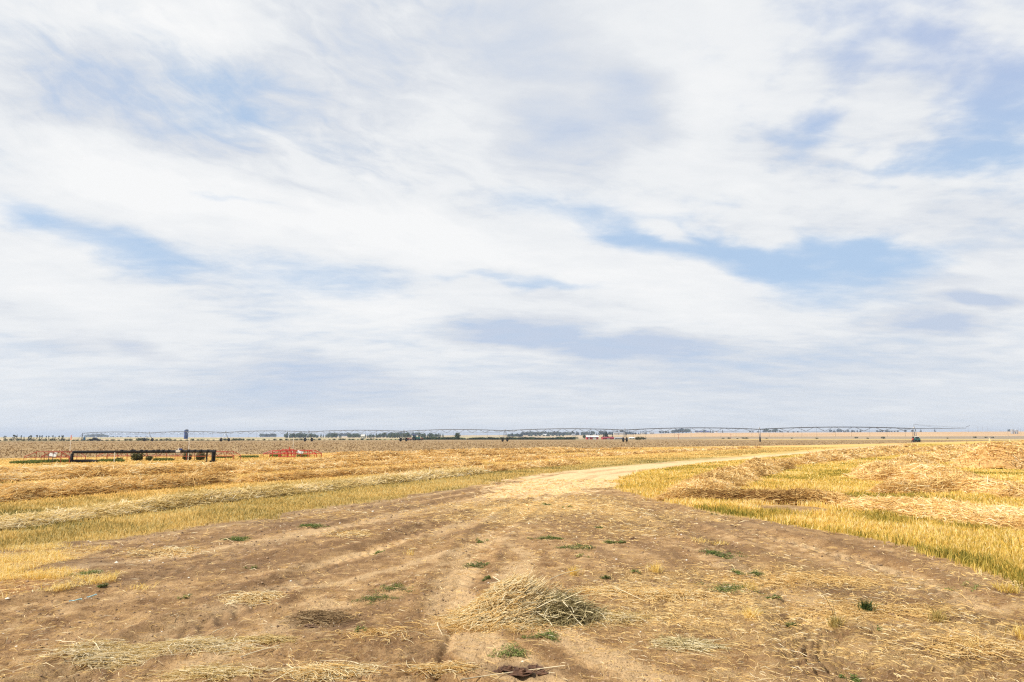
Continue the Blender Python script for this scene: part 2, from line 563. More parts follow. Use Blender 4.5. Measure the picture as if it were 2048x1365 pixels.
def micro_h(x, y, m, d):
    """small relief of the bare soil"""
    bare = (1 - m['stub_r']) * (1 - m['stub_l']) * (1 - m['plow'])
    near = np.clip(1.6 - d / 25, 0, 1)
    h = (fbm(x, y, .5, 3, .5, 1.) - .5) * .05 + (fbm(x, y, 2.6, 4, .6, 2.) - .5) * .060 * near
    h = h + (fbm(x, y, 14., 3, .65, 5.) - .5) * .034 * np.clip(1.4 - d / 12, 0, 1)
    for k, t in enumerate(TRACKS):
        dt, sd_, ar = seg_dist(x, y, t[::4])
        prof = np.exp(-(dt / .26) ** 4) * -.034 + np.exp(-((dt - .36) / .09) ** 2) * .024
        lug = np.sin((ar * 1.0 + dt * 1.4) / .13 * 2 * math.pi * .5) * np.exp(-(dt / .24) ** 4) * .017
        fade = .25 + .75 * sstep(.35, .65, fbm(x, y, .6, 2, .5, 20. + k))
        h = h + (prof + lug) * near * fade
    dt, _, _ = seg_dist(x, y, RUT)
    h = h - np.exp(-(dt / .035) ** 2) * .035
    dt, _, ar = seg_dist(x, y, TREAD)
    h = h + np.sin(dt / .06 * 2 * math.pi) * .014 * (dt < .18) * np.clip(1 - dt / .18, 0, 1) * 1.6
    # washed lines left by tyre lugs on both sides of the rut
    q = np.abs(x - (-.47)) * .6 + y
    z1 = np.exp(-((x + .4) / 1.0) ** 2) * np.exp(-((y - 4.4) / 1.1) ** 2)
    q = q + (fbm(x, y, 2.2, 3, .5, 31.) - .5) * .35
    h = h + np.sin(q / .11 * 2 * math.pi) * .015 * z1
    z2 = np.exp(-((x - 3.6) / 1.6) ** 2) * np.exp(-((y - 4.8) / .9) ** 2)
    q = y * .8 - x * .5 + (fbm(x, y, 1.5, 3, .5, 37.) - .5) * .6
    h = h + np.sin(q / .12 * 2 * math.pi) * .015 * z2
    return h * bare


def H(x, y):
    """ground level, also right under objects"""
    x = np.asarray(x, float); y = np.asarray(y, float)
    d = np.hypot(x, y)
    h = base_h(x, y)
    if np.min(d) < 60:
        m = masks(x, y)
        mh = micro_h(x, y, m, d)
        h = h + mh * (d < 60)
    return h


def h1(x, y):
    return float(H(np.array([x]), np.array([y]))[0])


# ------------------------------------------------------------------ materials
def new_mat(name):
    m = bpy.data.materials.new(name)
    m.use_nodes = True
    t = m.node_tree
    t.nodes.clear()
    o = t.nodes.new('ShaderNodeOutputMaterial')
    b = t.nodes.new('ShaderNodeBsdfPrincipled')
    t.links.new(b.outputs[0], o.inputs[0])
    return m, t, b, o


def simple(name, col, rough=.6, metal=0.0, var=.25, scale=6.0, bump=0.0):
    """a plain surface with uneven wear over it"""
    m, t, b, o = new_mat(name)
    c = t.nodes.new('ShaderNodeTexCoord')
    n = noise(t, c.outputs['Object'], scale, 5, .6)
    k = ramp(t, n, [(.3, tuple(x * (1 - var) for x in col)), (.7, tuple(min(1, x * (1 + var * .6)) for x in col))])
    link_in(t, b.inputs['Base Color'], k)
    b.inputs['Roughness'].default_value = rough
    b.inputs['Metallic'].default_value = metal
    if bump:
        bp = t.nodes.new('ShaderNodeBump')
        bp.inputs['Strength'].default_value = bump
        link_in(t, bp.inputs['Height'], noise(t, c.outputs['Object'], scale * 4, 4, .6))
        t.links.new(bp.outputs[0], b.inputs['Normal'])
    return m


def straw_mat(name, stops, trans=.25, rough=.75, grain=0.0):
    """blades and stalks: the colour of each comes from its own number 'tint'"""
    m = bpy.data.materials.new(name)
    m.use_nodes = True
    t = m.node_tree
    t.nodes.clear()
    o = t.nodes.new('ShaderNodeOutputMaterial')
    a = t.nodes.new('ShaderNodeAttribute'); a.attribute_name = 'tint'
    f = N(t, a.outputs['Fac'])
    if grain:
        c = t.nodes.new('ShaderNodeTexCoord')
        f = f + (noise(t, c.outputs['Object'], grain, 5, .65) - .5) * .9
    col = ramp(t, f, stops)
    b = t.nodes.new('ShaderNodeBsdfPrincipled')
    link_in(t, b.inputs['Base Color'], col)
    b.inputs['Roughness'].default_value = rough
    b.inputs['Specular IOR Level'].default_value = .25
    if grain:
        bp = t.nodes.new('ShaderNodeBump'); bp.inputs['Strength'].default_value = .8; bp.inputs['Distance'].default_value = .05
        link_in(t, bp.inputs['Height'], noise(t, c.outputs['Object'], grain * 2, 5, .7))
        t.links.new(bp.outputs[0], b.inputs['Normal'])
    if trans:
        tr = t.nodes.new('ShaderNodeBsdfTranslucent')
        link_in(t, tr.inputs[0], col)
        mx = t.nodes.new('ShaderNodeMixShader'); mx.inputs[0].default_value = trans
        t.links.new(b.outputs[0], mx.inputs[1]); t.links.new(tr.outputs[0], mx.inputs[2])
        t.links.new(mx.outputs[0], o.inputs[0])
    else:
        t.links.new(b.outputs[0], o.inputs[0])
    return m


def ground_material():
    m, t, b, o = new_mat('ground')
    geo = t.nodes.new('ShaderNodeNewGeometry')
    P = geo.outputs['Position']

    def att(n):
        a = t.nodes.new('ShaderNodeAttribute'); a.attribute_name = n
        return N(t, a.outputs['Fac'])
    n_f = noise(t, P, 30, 6, .65)
    n_m = noise(t, P, 4.0, 6, .6)
    n_l = noise(t, P, .6, 5, .55)
    n_x = noise(t, mapping(t, P, scale=(.02, .05, 1)), 1.0, 6, .6)
    n_s = noise(t, mapping(t, P, rot=(0, 0, R(-32)), scale=(3.5, .6, 1)), 1.0, 6, .6)   # drawn out along the wheel marks
    dirt = ramp(t, n_m * .45 + n_f * .35 + n_s * .25 - .02, [(.34, (.105, .050, .018)), (.45, (.25, .135, .052)), (.56, (.435, .262, .112)), (.70, (.62, .42, .215))])
    dirt = mix(t, n_l.step(.42, .68) * .55, dirt, (.46, .29, .135))
    stk = att('streak') + (n_m - .5) * .7
    dirt = mix(t, stk.step(.50, .78) * .7, dirt, (.61, .415, .215))
    dirt = mix(t, stk.step(.50, .22) * .6, dirt, (.165, .085, .034))
    n_g = noise(t, mapping(t, P, scale=(1, .8, 1)), 75, 5, .75)
    dirt = mix(t, n_g.step(.36, .47, .72, 0.0), dirt, (.10, .055, .03))
    dirt = mix(t, n_g.step(.55, .66) * .5, dirt, (.66, .50, .34))
    dirt = mix(t, att('dark') * .75, dirt, (.125, .080, .052))
    litc = ramp(t, noise(t, mapping(t, P, scale=(60, 25, 1)), 1.0, 5, .7), [(.3, (.30, .17, .07)), (.5, (.55, .36, .14)), (.7, (.74, .54, .26))])
    lit = (att('litter') + (n_f - .5) * 1.5 + (n_m - .5) * .9).step(.35, .85)
    col = mix(t, lit * .8, dirt, litc)
    col = mix(t, att('brown') * n_m.step(.3, .5), col, (.36, .185, .075))
    roadc = ramp(t, n_m * .5 + n_f * .5, [(.3, (.50, .31, .14)), (.5, (.72, .50, .26)), (.7, (.86, .65, .39))])
    roadc = mix(t, (att('streak') + (n_m - .5) * .5).step(.52, .30) * .6, roadc, (.44, .27, .125))
    col = mix(t, (att('road') + (n_m - .5) * 1.3 + (n_f - .5) * .7 + (att('streak') - .5) * .5).step(.25, .75), col, roadc)
    goldc = ramp(t, n_l * .55 + n_f * .25 + n_m * .2, [(.33, (.36, .23, .045)), (.5, (.60, .41, .085)), (.66, (.78, .55, .14))])
    goldc = mix(t, noise(t, P, .12, 4, .5).step(.48, .62) * .45, goldc, (.42, .37, .07))
    goldc = mix(t, att('pale') * .6, goldc, (.70, .45, .20))
    col = mix(t, att('stub_r'), col, goldc)
    greenc = ramp(t, n_l * .4 + n_f * .3 + n_m * .3, [(.33, (.25, .18, .06)), (.5, (.42, .30, .10)), (.68, (.56, .41, .16))])
    leftgold = ramp(t, n_s * .45 + n_m * .35 + n_f * .2, [(.32, (.40, .22, .06)), (.46, (.64, .40, .12)), (.60, (.82, .55, .20)), (.75, (.88, .62, .32))])
    greenc = mix(t, att('goldl'), greenc, leftgold)
    greenc = mix(t, att('greenl') * .5, greenc, (.24, .235, .095))
    col = mix(t, att('stub_l'), col, greenc)
    # worked field: brown soil under short dead stalks
    n_pl = noise(t, mapping(t, P, scale=(.55, .16, 1)), 1.0, 7, .72)
    plow = ramp(t, n_pl, [(.32, (.19, .115, .05)), (.5, (.34, .225, .105)), (.66, (.47, .33, .16))])
    plow = mix(t, n_x.step(.4, .65) * .5, plow, (.33, .225, .11))
    col = mix(t, att('plow'), col, plow)
    # far fields
    n_w = noise(t, mapping(t, P, scale=(.0016, .006, 1)), 1.0, 5, .55)
    n_w2 = noise(t, mapping(t, P, scale=(.004, .02, 1)), 1.0, 5, .6)
    wheat = ramp(t, n_w2, [(.3, (.42, .24, .10)), (.5, (.58, .36, .16)), (.7, (.66, .45, .23))])
    pale = mix(t, n_w2.step(.45, .55), (.38, .27, .17), (.60, .46, .28))
    grn = mix(t, n_w2.step(.4, .6), (.20, .23, .07), (.42, .38, .13))
    farc = mix(t, att('farright'), mix(t, n_w.step(.42, .5), grn, pale), wheat)
    farc = mix(t, att('verge'), farc, mix(t, n_m.step(.35, .65), (.10, .085, .035), (.26, .20, .08)))
    farc = mix(t, att('goldstrip'), farc, (.68, .48, .16))
    farc = mix(t, att('scrub'), farc, mix(t, n_w2.step(.4, .6), (.22, .17, .11), (.40, .30, .18)))
    col = mix(t, att('far'), col, farc)
    link_in(t, b.inputs['Base Color'], col)
    b.inputs['Roughness'].default_value = .92
    b.inputs['Specular IOR Level'].default_value = .2
    bp = t.nodes.new('ShaderNodeBump')
    bp.inputs['Strength'].default_value = 1.0
    bp.inputs['Distance'].default_value = 1.0
    hgt = n_f * .012 + n_m * .03 + n_g * .012 + noise(t, mapping(t, P, scale=(1.4, .5, 1)), 1.0, 5, .7) * (att('plow') * .35) + lit * .008
    link_in(t, bp.inputs['Height'], hgt)
    t.links.new(bp.outputs[0], b.inputs['Normal'])
    return m


def make_ground():
    rr = [0.0, .5, 1.0, 1.5]
    while rr[-1] < 26: rr.append(rr[-1] * 1.0062)
    while rr[-1] < 130: rr.append(rr[-1] * 1.012)
    while rr[-1] < 9000: rr.append(rr[-1] * 1.03)
    rr = np.array(rr)
    fine = np.radians(np.arange(-46, 46.01, .115))
    rest = np.radians(np.arange(50, 312, 4.0))
    th = np.concatenate([fine, rest])
    nr, na = len(rr), len(th)
    RR, TH = np.meshgrid(rr, th, indexing='ij')
    x = (RR * np.sin(TH)).ravel(); y = (RR * np.cos(TH)).ravel(); d = RR.ravel()
    m = masks(x, y)
    z = base_h(x, y) + micro_h(x, y, m, d) * (d < 60)
    z = np.where(d > 60, z, z)
    clod = (fbm(x, y, .45, 3, .6, 51.) - .5) * .22 * m['plow'] * (d < 450)
    z = z + clod
    px = 1024 + F * x / np.maximum(y, 1e-3)
    dyy = F * (CAM_H - base_h(x, y)) / np.maximum(y, 1e-3)
    edge = np.interp(px, [0, 1000, 1330, 1500, 2048], [395, 520, 560, 470, 430]) + (fbm(x, y, .01, 3) - .5) * 8
    far = sstep(0, 25, d - edge) * (y > 0)
    verge = sstep(0, 6, d - edge) * (1 - sstep(90, 200, d - edge)) * np.interp(px, [0, 900, 1200, 1500, 2048], [1, 1, .9, .85, .8]) * (y > 0)
    farright = sstep(1080, 1400, px) * (d > 900)
    scrub = sstep(1150, 1400, px) * sstep(650, 760, d) * (1 - sstep(1250, 1500, d + (fbm(x, y, .003, 3) - .5) * 900)) * (y > 0)
    goldstrip = sstep(1300, 1500, px) * sstep(480, 520, d) * (1 - sstep(600, 690, d)) * (y > 0)
    # tone of the left field along its own rows
    dl, _, _ = seg_dist(x, y, EDGE_L)
    goldl = sstep(5.5, 7.5, dl + (fbm(x, y, .3, 3, .5, 71.) - .5) * 3 + np.clip(x + 3, 0, 99) * .25)
    greenl = np.clip(np.exp(-((dl - 3.3) / 1.6) ** 2) * 1.1 * (1 - sstep(-4, 4, x)) + sstep(.55, .7, fbm(x, y, .10, 3, .5, 81.)) * .55 * (x > -2), 0, 1)
    pale_ = sstep(.5, .62, fbm(x, y, .09, 3, .5, 91.)) * (d > 14)
    dark = np.zeros_like(x)
    for (cx, cy, rx, ry, a) in DARK:
        gx, gy = G(cx, cy)
        dark = np.maximum(dark, a * np.exp(-(((x - gx) / rx) ** 2 + ((y - gy) / ry) ** 2)))
    de, _, _ = seg_dist(x, y, EDGE_L[:10])
    dark = np.maximum(dark, .5 * np.exp(-((de - .15) / .5) ** 2) * (1 - m['stub_l']) * (d < 22))
    for k in (0, 1, 4):
        dt, _, _ = seg_dist(x, y, TRACKS[k][::4])
        dark = np.maximum(dark, .42 * np.exp(-(dt / .3) ** 2) * sstep(.35, .6, fbm(x, y, .5, 3, .5, 60. + k)))
    db, _, ab = seg_dist(x, y, EDGE_L)
    dr_, _, ar_ = seg_dist(x, y, STUB_R[1:10])
    wl = sstep(-.8, .8, dr_ - db)
    s1 = fbm(db * 2.6, ab * .16, 1.0, 4, .6, 101.)
    s2 = fbm(dr_ * 2.6, ar_ * .16, 1.0, 4, .6, 111.)
    streak = s1 * (1 - wl) * (db < 99) + s2 * wl
    streak = s2 * (1 - wl) + s1 * wl
    tk = np.zeros_like(x)
    for k in range(4):
        dt, _, _ = seg_dist(x, y, TRACKS[k][::4])
        tk = np.maximum(tk, np.exp(-(dt / .24) ** 4) * (.4 + .6 * sstep(.3, .6, fbm(x, y, .4, 2, .5, 66. + k))))
    drr, _, _ = seg_dist(x, y, ROAD)
    tk = np.maximum(tk, np.exp(-((drr - .85) / .28) ** 2) * 1.1 * m['road'])
    streak = np.clip((streak - .5) * 1.3 + .5 + tk * .16, 0, 1)
    dark = dark * (.55 + .9 * fbm(x, y, 3.0, 3, .6, 44.))
    idx = np.arange(nr * na).reshape(nr, na)
    a = idx[:-1, :]; b_ = np.roll(idx, -1, 1)[:-1, :]; c = np.roll(idx, -1, 1)[1:, :]; d_ = idx[1:, :]
    quads = np.stack([a.ravel(), d_.ravel(), c.ravel(), b_.ravel()], 1)[na:]
    o = mesh_np('ground', np.stack([x, y, z], 1), quads, None, ground_material(), smooth=True,
                attrs=dict(stub_r=m['stub_r'], stub_l=m['stub_l'], road=m['road'], plow=m['plow'] * (1 - far), litter=m['litter'], brown=m['brown'],
                           far=far, verge=verge, farright=farright, scrub=scrub, goldstrip=goldstrip, streak=streak, goldl=goldl, greenl=greenl, pale=pale_, dark=np.clip(dark, 0, 1)))
    o['kind'] = 'structure'
    return o


DARK = [(1040, 1342, .30, .10, 1.0), (640, 1245, .33, .28, .9), (60, 1112, .8, .5, .5), (150, 1130, .9, .3, .55), (980, 1165, .3, .12, .5),
        (1160, 1235, .35, .12, .7), (1440, 1178, .4, .2, .6), (1500, 1048, 2.0, .7, .45), (560, 1045, 1.8, .6, .5), (760, 1015, 1.6, .7, .5),
        (1700, 1180, 1.4, .5, .35), (1250, 1160, .8, .4, .35), (1950, 1250, .9, .6, .4), (480, 1130, 1.5, .4, .3), (820, 1300, .5, .35, .3)]
ground = make_ground()


# ------------------------------------------------------------------ blades, stalks and leaves as real faces
M_GOLD = straw_mat('golden_stubble', [(0.0, (.22, .20, .035)), (.30, (.55, .42, .09)), (.62, (.88, .62, .155)), (1.0, (.97, .84, .48))], .42)
M_OLIVE = straw_mat('olive_stubble', [(0.0, (.22, .20, .07)), (.32, (.50, .37, .12)), (.62, (.80, .56, .19)), (1.0, (.93, .75, .37))], .42)
M_STRAW = straw_mat('dry_straw', [(0.0, (.26, .13, .04)), (.30, (.70, .46, .17)), (.65, (.93, .67, .28)), (1.0, (.98, .87, .60))], .3)
M_PALE = straw_mat('pale_straw', [(0.0, (.36, .26, .09)), (.35, (.74, .57, .23)), (.7, (.92, .75, .40)), (1.0, (.98, .88, .66))], .35)
M_MOUND = straw_mat('straw_mound', [(0.15, (.24, .13, .045)), (.45, (.62, .38, .15)), (.75, (.86, .62, .30))], 0, .9, 7.0)
M_MOUNDP = straw_mat('straw_mound_pale', [(0.15, (.34, .24, .09)), (.45, (.66, .48, .21)), (.75, (.84, .68, .38))], 0, .9, 7.0)
M_DEAD = straw_mat('dead_stalks', [(0.0, (.17, .10, .045)), (.4, (.42, .28, .14)), (.75, (.64, .46, .25)), (1.0, (.80, .64, .42))], .3)
M_GREEN = straw_mat('weed_green', [(0.0, (.04, .065, .018)), (.4, (.115, .165, .036)), (.75, (.22, .26, .06)), (1.0, (.34, .35, .12))], .3, .55)
M_TANGLE = straw_mat('grey_green_stems', [(0.0, (.10, .075, .03)), (.4, (.36, .29, .13)), (.75, (.68, .55, .28)), (1.0, (.95, .84, .58))], .15)
M_SOIL = simple('dark_soil', (.13, .065, .036), .95, var=.6, scale=20, bump=.8)
M_CRUMB = straw_mat('soil_crumbs', [(0.0, (.12, .07, .04)), (.5, (.33, .21, .12)), (.85, (.50, .35, .22)), (1.0, (.75, .66, .55))], 0, .95)


def blade_mesh(pos, h, w, lean=.35, bend=.3, tint=None, flat=None):
    """upright tapering leaves: 5 points each"""
    n = len(pos)
    a = rng.uniform(0, 2 * math.pi, n)
    side = np.stack([np.cos(a), np.sin(a), np.zeros(n)], 1)
    la = rng.uniform(0, 2 * math.pi, n)
    ln = rng.normal(0, lean, n)[:, None] * np.stack([np.cos(la), np.sin(la), np.zeros(n)], 1)
    up = np.array([0, 0, 1.0])
    h = np.asarray(h)[:, None] * np.ones((n, 1)); w = np.asarray(w)[:, None] * np.ones((n, 1))
    mid = pos + h * .55 * (up + ln * .7)
    tip = pos + h * (up * (1 - bend * np.abs(ln).sum(1, keepdims=True) * .5) + ln * (1 + bend))
    v = np.stack([pos - side * w / 2, pos + side * w / 2, mid - side * w * .45, mid + side * w * .45, tip], 1).reshape(-1, 3)
    b = np.arange(n)[:, None] * 5
    quads = b + np.array([[0, 1, 3, 2]])
    tris = b + np.array([[2, 3, 4]])
    t = np.repeat(rng.random(n) if tint is None else tint, 5)
    return v, quads, tris, t


def ribbons(pos, ang, length, width, rise=.1, curl=.35, k=4, tint=None, lift=0.0, pitch=0.0):
    """lying stalks: bent three-sided straws"""
    n = len(pos)
    length = np.broadcast_to(length, (n,)); width = np.broadcast_to(width, (n,)); rise = np.broadcast_to(rise, (n,))
    el_ = rng.normal(0, 1, n) * rise + pitch
    dirs = np.stack([np.cos(ang) * np.cos(el_), np.sin(ang) * np.cos(el_), np.sin(el_)], 1)
    c1 = rng.normal(0, curl, n); c2 = rng.normal(0, curl * .6, n)
    perp = np.stack([-np.sin(ang), np.cos(ang), np.zeros(n)], 1)
    up = np.array([0, 0, 1.0])
    ts = np.linspace(-.5, .5, k)
    path = np.stack([pos + dirs * (length * t)[:, None] + perp * (c1 * length * (t * t * 2 - .25))[:, None] - up * (np.abs(c2) * length * t * t)[:, None] + up * lift for t in ts], 1)
    a2 = perp; b2 = np.cross(dirs, perp)
    vs = []
    for j in range(3):
        th = 2 * math.pi * j / 3
        off = a2 * math.cos(th) + b2 * math.sin(th)
        vs.append(path + (off * (width / 2)[:, None])[:, None, :])
    v = np.stack(vs, 2).reshape(-1, 3)               # n, k, 3 sides
    b = np.arange(n)[:, None] * (3 * k)
    q = []
    for i in range(k - 1):
        for j in range(3):
            q.append([i * 3 + j, i * 3 + (j + 1) % 3, (i + 1) * 3 + (j + 1) % 3, (i + 1) * 3 + j])
    quads = (b[:, :, None] + np.array(q).ravel()[None, None, :]).reshape(-1, 4)
    t = np.repeat(rng.random(n) if tint is None else tint, 3 * k)
    return v, quads, None, t


def flat_ribbons(pos, ang, length, width, rise=.15, curl=.3, tint=None):
    """far straws: one bent flat strip each"""
    n = len(pos)
    el_ = rng.normal(0, 1, n) * rise
    d = np.stack([np.cos(ang) * np.cos(el_), np.sin(ang) * np.cos(el_), np.sin(el_)], 1)
    roll = rng.uniform(0, math.pi, n)
    perp = np.stack([-np.sin(ang), np.cos(ang), np.zeros(n)], 1)
    s = perp * np.cos(roll)[:, None] + np.cross(d, perp) * np.sin(roll)[:, None]
    L = (np.broadcast_to(length, (n,)) / 2)[:, None]; W = (np.broadcast_to(width, (n,)) / 2)[:, None]
    m = pos + perp * (rng.normal(0, curl, n)[:, None] * L) + np.array([0, 0, 1.]) * (np.abs(rng.normal(0, curl * .7, n))[:, None] * L)
    v = np.stack([pos - d * L - s * W * .5, pos - d * L + s * W * .5, m - s * W, m + s * W, pos + d * L - s * W * .5, pos + d * L + s * W * .5], 1).reshape(-1, 3)
    b = np.arange(n)[:, None] * 6
    quads = (b[:, :, None] + np.array([0, 1, 3, 2, 2, 3, 5, 4])[None, None, :]).reshape(-1, 4)
    return v, quads, None, np.repeat(rng.random(n) if tint is None else tint, 6)


def join(parts):
    """several (verts, quads, tris, tint) into one"""
    V, Q, T, A, b = [], [], [], [], 0
    for v, q, t, a in parts:
        V.append(v); A.append(a)
        if q is not None: Q.append(q + b)
        if t is not None: T.append(t + b)
        b += len(v)
    return np.concatenate(V), (np.concatenate(Q) if Q else None), (np.concatenate(T) if T else None), np.concatenate(A)


def from_parts(name, parts, mat, parent=None, **k):
    v, q, t, a = join(parts)
    return mesh_np(name, v, q, t, mat, parent, attrs=dict(tint=a), **k)


# ------------------------------------------------------------------ windrows: long heaps of cut straw
WINDROWS = []      # (sampled line, half width, height) for keeping the stubble off them


def row_height(line, s_arc, u, hw, hh, seed):
    lump = .35 + 1.15 * fbm(s_arc, u * 1.2 + seed, .55, 3, .55, seed)
    lump = lump * (.55 + .9 * fbm(s_arc, u * 0, .16, 2, .5, seed + 3.))
    return hh * lump * np.clip(1 - (np.abs(u) / hw) ** 2.2, 0, 1)


def windrow(pts, hw, hh, label, n_straw, seed, mats=(M_MOUND, M_STRAW), group=None, spread=1.0, tint0=.5, length=(.16, .5)):
    n_straw = int(n_straw * 1.6)
    line = smooth_line(gpoly(pts), .22)
    P, T = line, np.gradient(line, axis=0)
    T /= np.linalg.norm(T, axis=1, keepdims=True)
    Nn = np.stack([-T[:, 1], T[:, 0]], 1)
    arc = np.concatenate([[0], np.cumsum(np.linalg.norm(np.diff(P, axis=0), axis=1))])
    taper = np.clip(np.minimum(arc, arc[-1] - arc) / 1.2, 0, 1) ** .5
    wv = hw * (.7 + .6 * fbm(arc, arc * 0 + seed, .3, 3, .5, seed)) * (.35 + .65 * taper)
    K = 11
    us = np.linspace(-1, 1, K)
    U = us[None, :] * wv[:, None]
    X = P[:, 0:1] + Nn[:, 0:1] * U; Y = P[:, 1:2] + Nn[:, 1:2] * U
    A = np.repeat(arc[:, None], K, 1)
    hz = row_height(line, A, U, wv[:, None], hh, seed) * taper[:, None]
    hz = hz + (fbm(X, Y, 3.0, 3, .6, seed) - .35) * .35 * hh * (1 - us[None, :] ** 2)
    Z = base_h(X, Y) + hz + .012 - .05 * (np.abs(us)[None, :] > .99)
    n = len(P)
    idx = np.arange(n * K).reshape(n, K)
    q = np.stack([idx[:-1, :-1].ravel(), idx[1:, :-1].ravel(), idx[1:, 1:].ravel(), idx[:-1, 1:].ravel()], 1)[:, ::-1]
    mound = (np.stack([X, Y, Z], 2).reshape(-1, 3), q, None, np.clip(.42 + .3 * (fbm(X, Y, 1.2, 3, .6, seed) - .5).ravel(), 0, 1))
    # straws over it, thicker and fewer far away, as the eye would need
    dist = np.hypot(P[:, 0], P[:, 1])
    wgt = wv / np.maximum(dist, 5) ** 1.2
    cdf = np.cumsum(wgt); cdf /= cdf[-1]
    i = np.searchsorted(cdf, rng.random(n_straw)).clip(0, n - 2)
    fr = rng.random(n_straw)
    u = np.where(rng.random(n_straw) < .45, rng.normal(0, .5, n_straw), rng.uniform(-1.15, 1.15, n_straw)).clip(-1.6, 1.6) * wv[i] * spread * .9
    x = P[i, 0] * (1 - fr) + P[i + 1, 0] * fr + Nn[i, 0] * u
    y = P[i, 1] * (1 - fr) + P[i + 1, 1] * fr + Nn[i, 1] * u
    s = arc[i] * (1 - fr) + arc[i + 1] * fr
    hz = row_height(line, s, u, wv[i], hh, seed) * taper[i] + (fbm(x, y, 3.0, 3, .6, seed) - .35) * .35 * hh * np.clip(1 - (u / wv[i]) ** 2, 0, 1)
    z = base_h(x, y) + np.maximum(hz, 0) + rng.random(n_straw) ** 2 * .05 + .012
    d = np.hypot(x, y)
    ang = np.arctan2(T[i, 1], T[i, 0]) + rng.normal(0, .55, n_straw)
    Ls = rng.uniform(length[0], length[1], n_straw) * np.clip(d / 20, .75, 1.3)
    W = np.maximum(.0048, .00085 * d)
    tint = np.clip(tint0 + rng.normal(0, .2, n_straw) + (fbm(x, y, .8, 3, .6, seed + 9) - .5) * .9, 0, 1)
    loose = flat_ribbons(np.stack([x, y, z], 1), ang, Ls, W, np.where(rng.random(n_straw) < .12, .5, .17), .28, tint)
    nq = len(q); nl = len(loose[1])
    o = from_parts('straw_windrow', [mound, loose], list(mats), mat_index=np.concatenate([np.zeros(nq), np.ones(nl)]))
    tag(o, label, 'windrow', group or 'windrows of cut straw')
    WINDROWS.append((line[::3], hw * 1.0))
    return o


RG = 'straw windrows in the stubble right of the track'
windrow([(1322, 1001), (1385, 999), (1450, 1001), (1510, 1002), (1570, 1007), (1640, 1005), (1700, 1012)], .42, .17, 'dark brown straw windrow just behind the bare grey patch of the right field', 15000, 1.0, group=RG, tint0=.36)
windrow([(1700, 1014), (1780, 1022), (1850, 1028), (1930, 1040), (2010, 1050), (2120, 1062), (2300, 1085)], .75, .19, 'broad golden straw windrow closest to the camera at the right edge', 30000, 2.0, group=RG, tint0=.55)
windrow([(1385, 994), (1420, 978), (1450, 965), (1500, 950), (1560, 936)], .78, .28, 'rounded heap of orange straw where the pale track bends', 16000, 3.0, group=RG, tint0=.45)
windrow([(1500, 938), (1580, 929), (1660, 922), (1740, 914), (1830, 906), (1950, 898)], .75, .24, 'long straw windrow running beside the pale track towards the tractor', 12000, 4.0, group=RG, tint0=.5, length=(.2, .6))
windrow([(1760, 988), (1830, 985), (1900, 984), (1990, 990), (2080, 1000), (2200, 1012)], .55, .24, 'straw windrow in front of the tall mound in the right field', 18000, 5.0, group=RG, tint0=.5)
windrow([(1740, 950), (1800, 962), (1850, 966), (1900, 970), (1935, 978)], .95, .42, 'tallest rounded straw mound in the middle of the right field', 18000, 6.0, group=RG, tint0=.58)
windrow([(1740, 948), (1790, 936), (1850, 926), (1920, 914), (2000, 903)], .8, .32, 'straw windrow climbing away behind the tall mound', 12000, 7.0, group=RG, tint0=.55, length=(.2, .6))
windrow([(1985, 938), (2030, 928), (2090, 914), (2160, 905), (2230, 898)], 2.1, .85, 'high wide straw windrow behind the wheel ruts at the right edge', 16000, 8.0, group=RG, tint0=.6, length=(.2, .6))
windrow([(1860, 905), (1930, 898), (2000, 893), (2080, 889.5)], 1.0, .32, 'farthest thin straw windrow of the right field', 5000, 9.0, group=RG, tint0=.5, length=(.25, .7))
windrow([(1620, 914), (1700, 907), (1780, 900), (1830, 896)], .7, .2, 'low straw windrow along the far end of the pale track', 5000, 10.0, group=RG, tint0=.5, length=(.25, .7))

LG = 'straw windrows in the field left of the track'
windrow([(-160, 1078), (0, 1056), (120, 1041), (240, 1027), (400, 1008), (560, 990), (720, 972), (850, 958), (960, 948)], .42, .12, 'thin pale green straw windrow lying on the green stubble strip', 26000, 21.0, (M_MOUNDP, M_PALE), LG, tint0=.6)
windrow([(-160, 1018), (0, 1003), (120, 993), (240, 983), (330, 976), (450, 967)], .40, .10, 'brownish straw windrow along the upper edge of the green strip', 12000, 22.0, group=LG, tint0=.45)
lrows = [([(470, 966), (600, 958), (740, 948), (860, 938), (960, 930)], .24, 'straw windrow ending near the left edge of the pale track'),
         ([(-150, 996), (0, 986), (150, 976), (300, 966), (460, 955)], .20, 'lumpy straw windrow at the left edge, second above the green strip'),
         ([(460, 949), (620, 939), (780, 930), (940, 921), (1100, 914)], .26, 'long straw windrow in the middle of the left field'),
         ([(-120, 972), (0, 964), (180, 955), (360, 947), (520, 938)], .30, 'straw windrow below the red frames, nearest but one to them'),
         ([(520, 932), (700, 924), (860, 918), (1020, 911), (1200, 904)], .28, 'straw windrow running right from below the small red frame'),
         ([(-120, 952), (0, 947), (200, 941), (400, 935), (600, 928)], .22, 'straw windrow just in front of the long red frames'),
         ([(640, 920), (800, 914), (960, 909), (1120, 904), (1280, 899.5)], .30, 'straw windrow near the far edge of the left field'),
         ([(660, 912), (760, 909.5), (880, 906), (1000, 903.5), (1150, 900.5)], .36, 'farthest straw windrow bordering the brown worked field'),
         ([(980, 925), (1100, 918), (1230, 911), (1380, 904), (1520, 898)], .26, 'straw windrow above the bend of the pale track'),
         ([(760, 962), (860, 952), (950, 944), (1040, 937), (1150, 928)], .20, 'orange brown straw windrow beside the mouth of the pale track')]
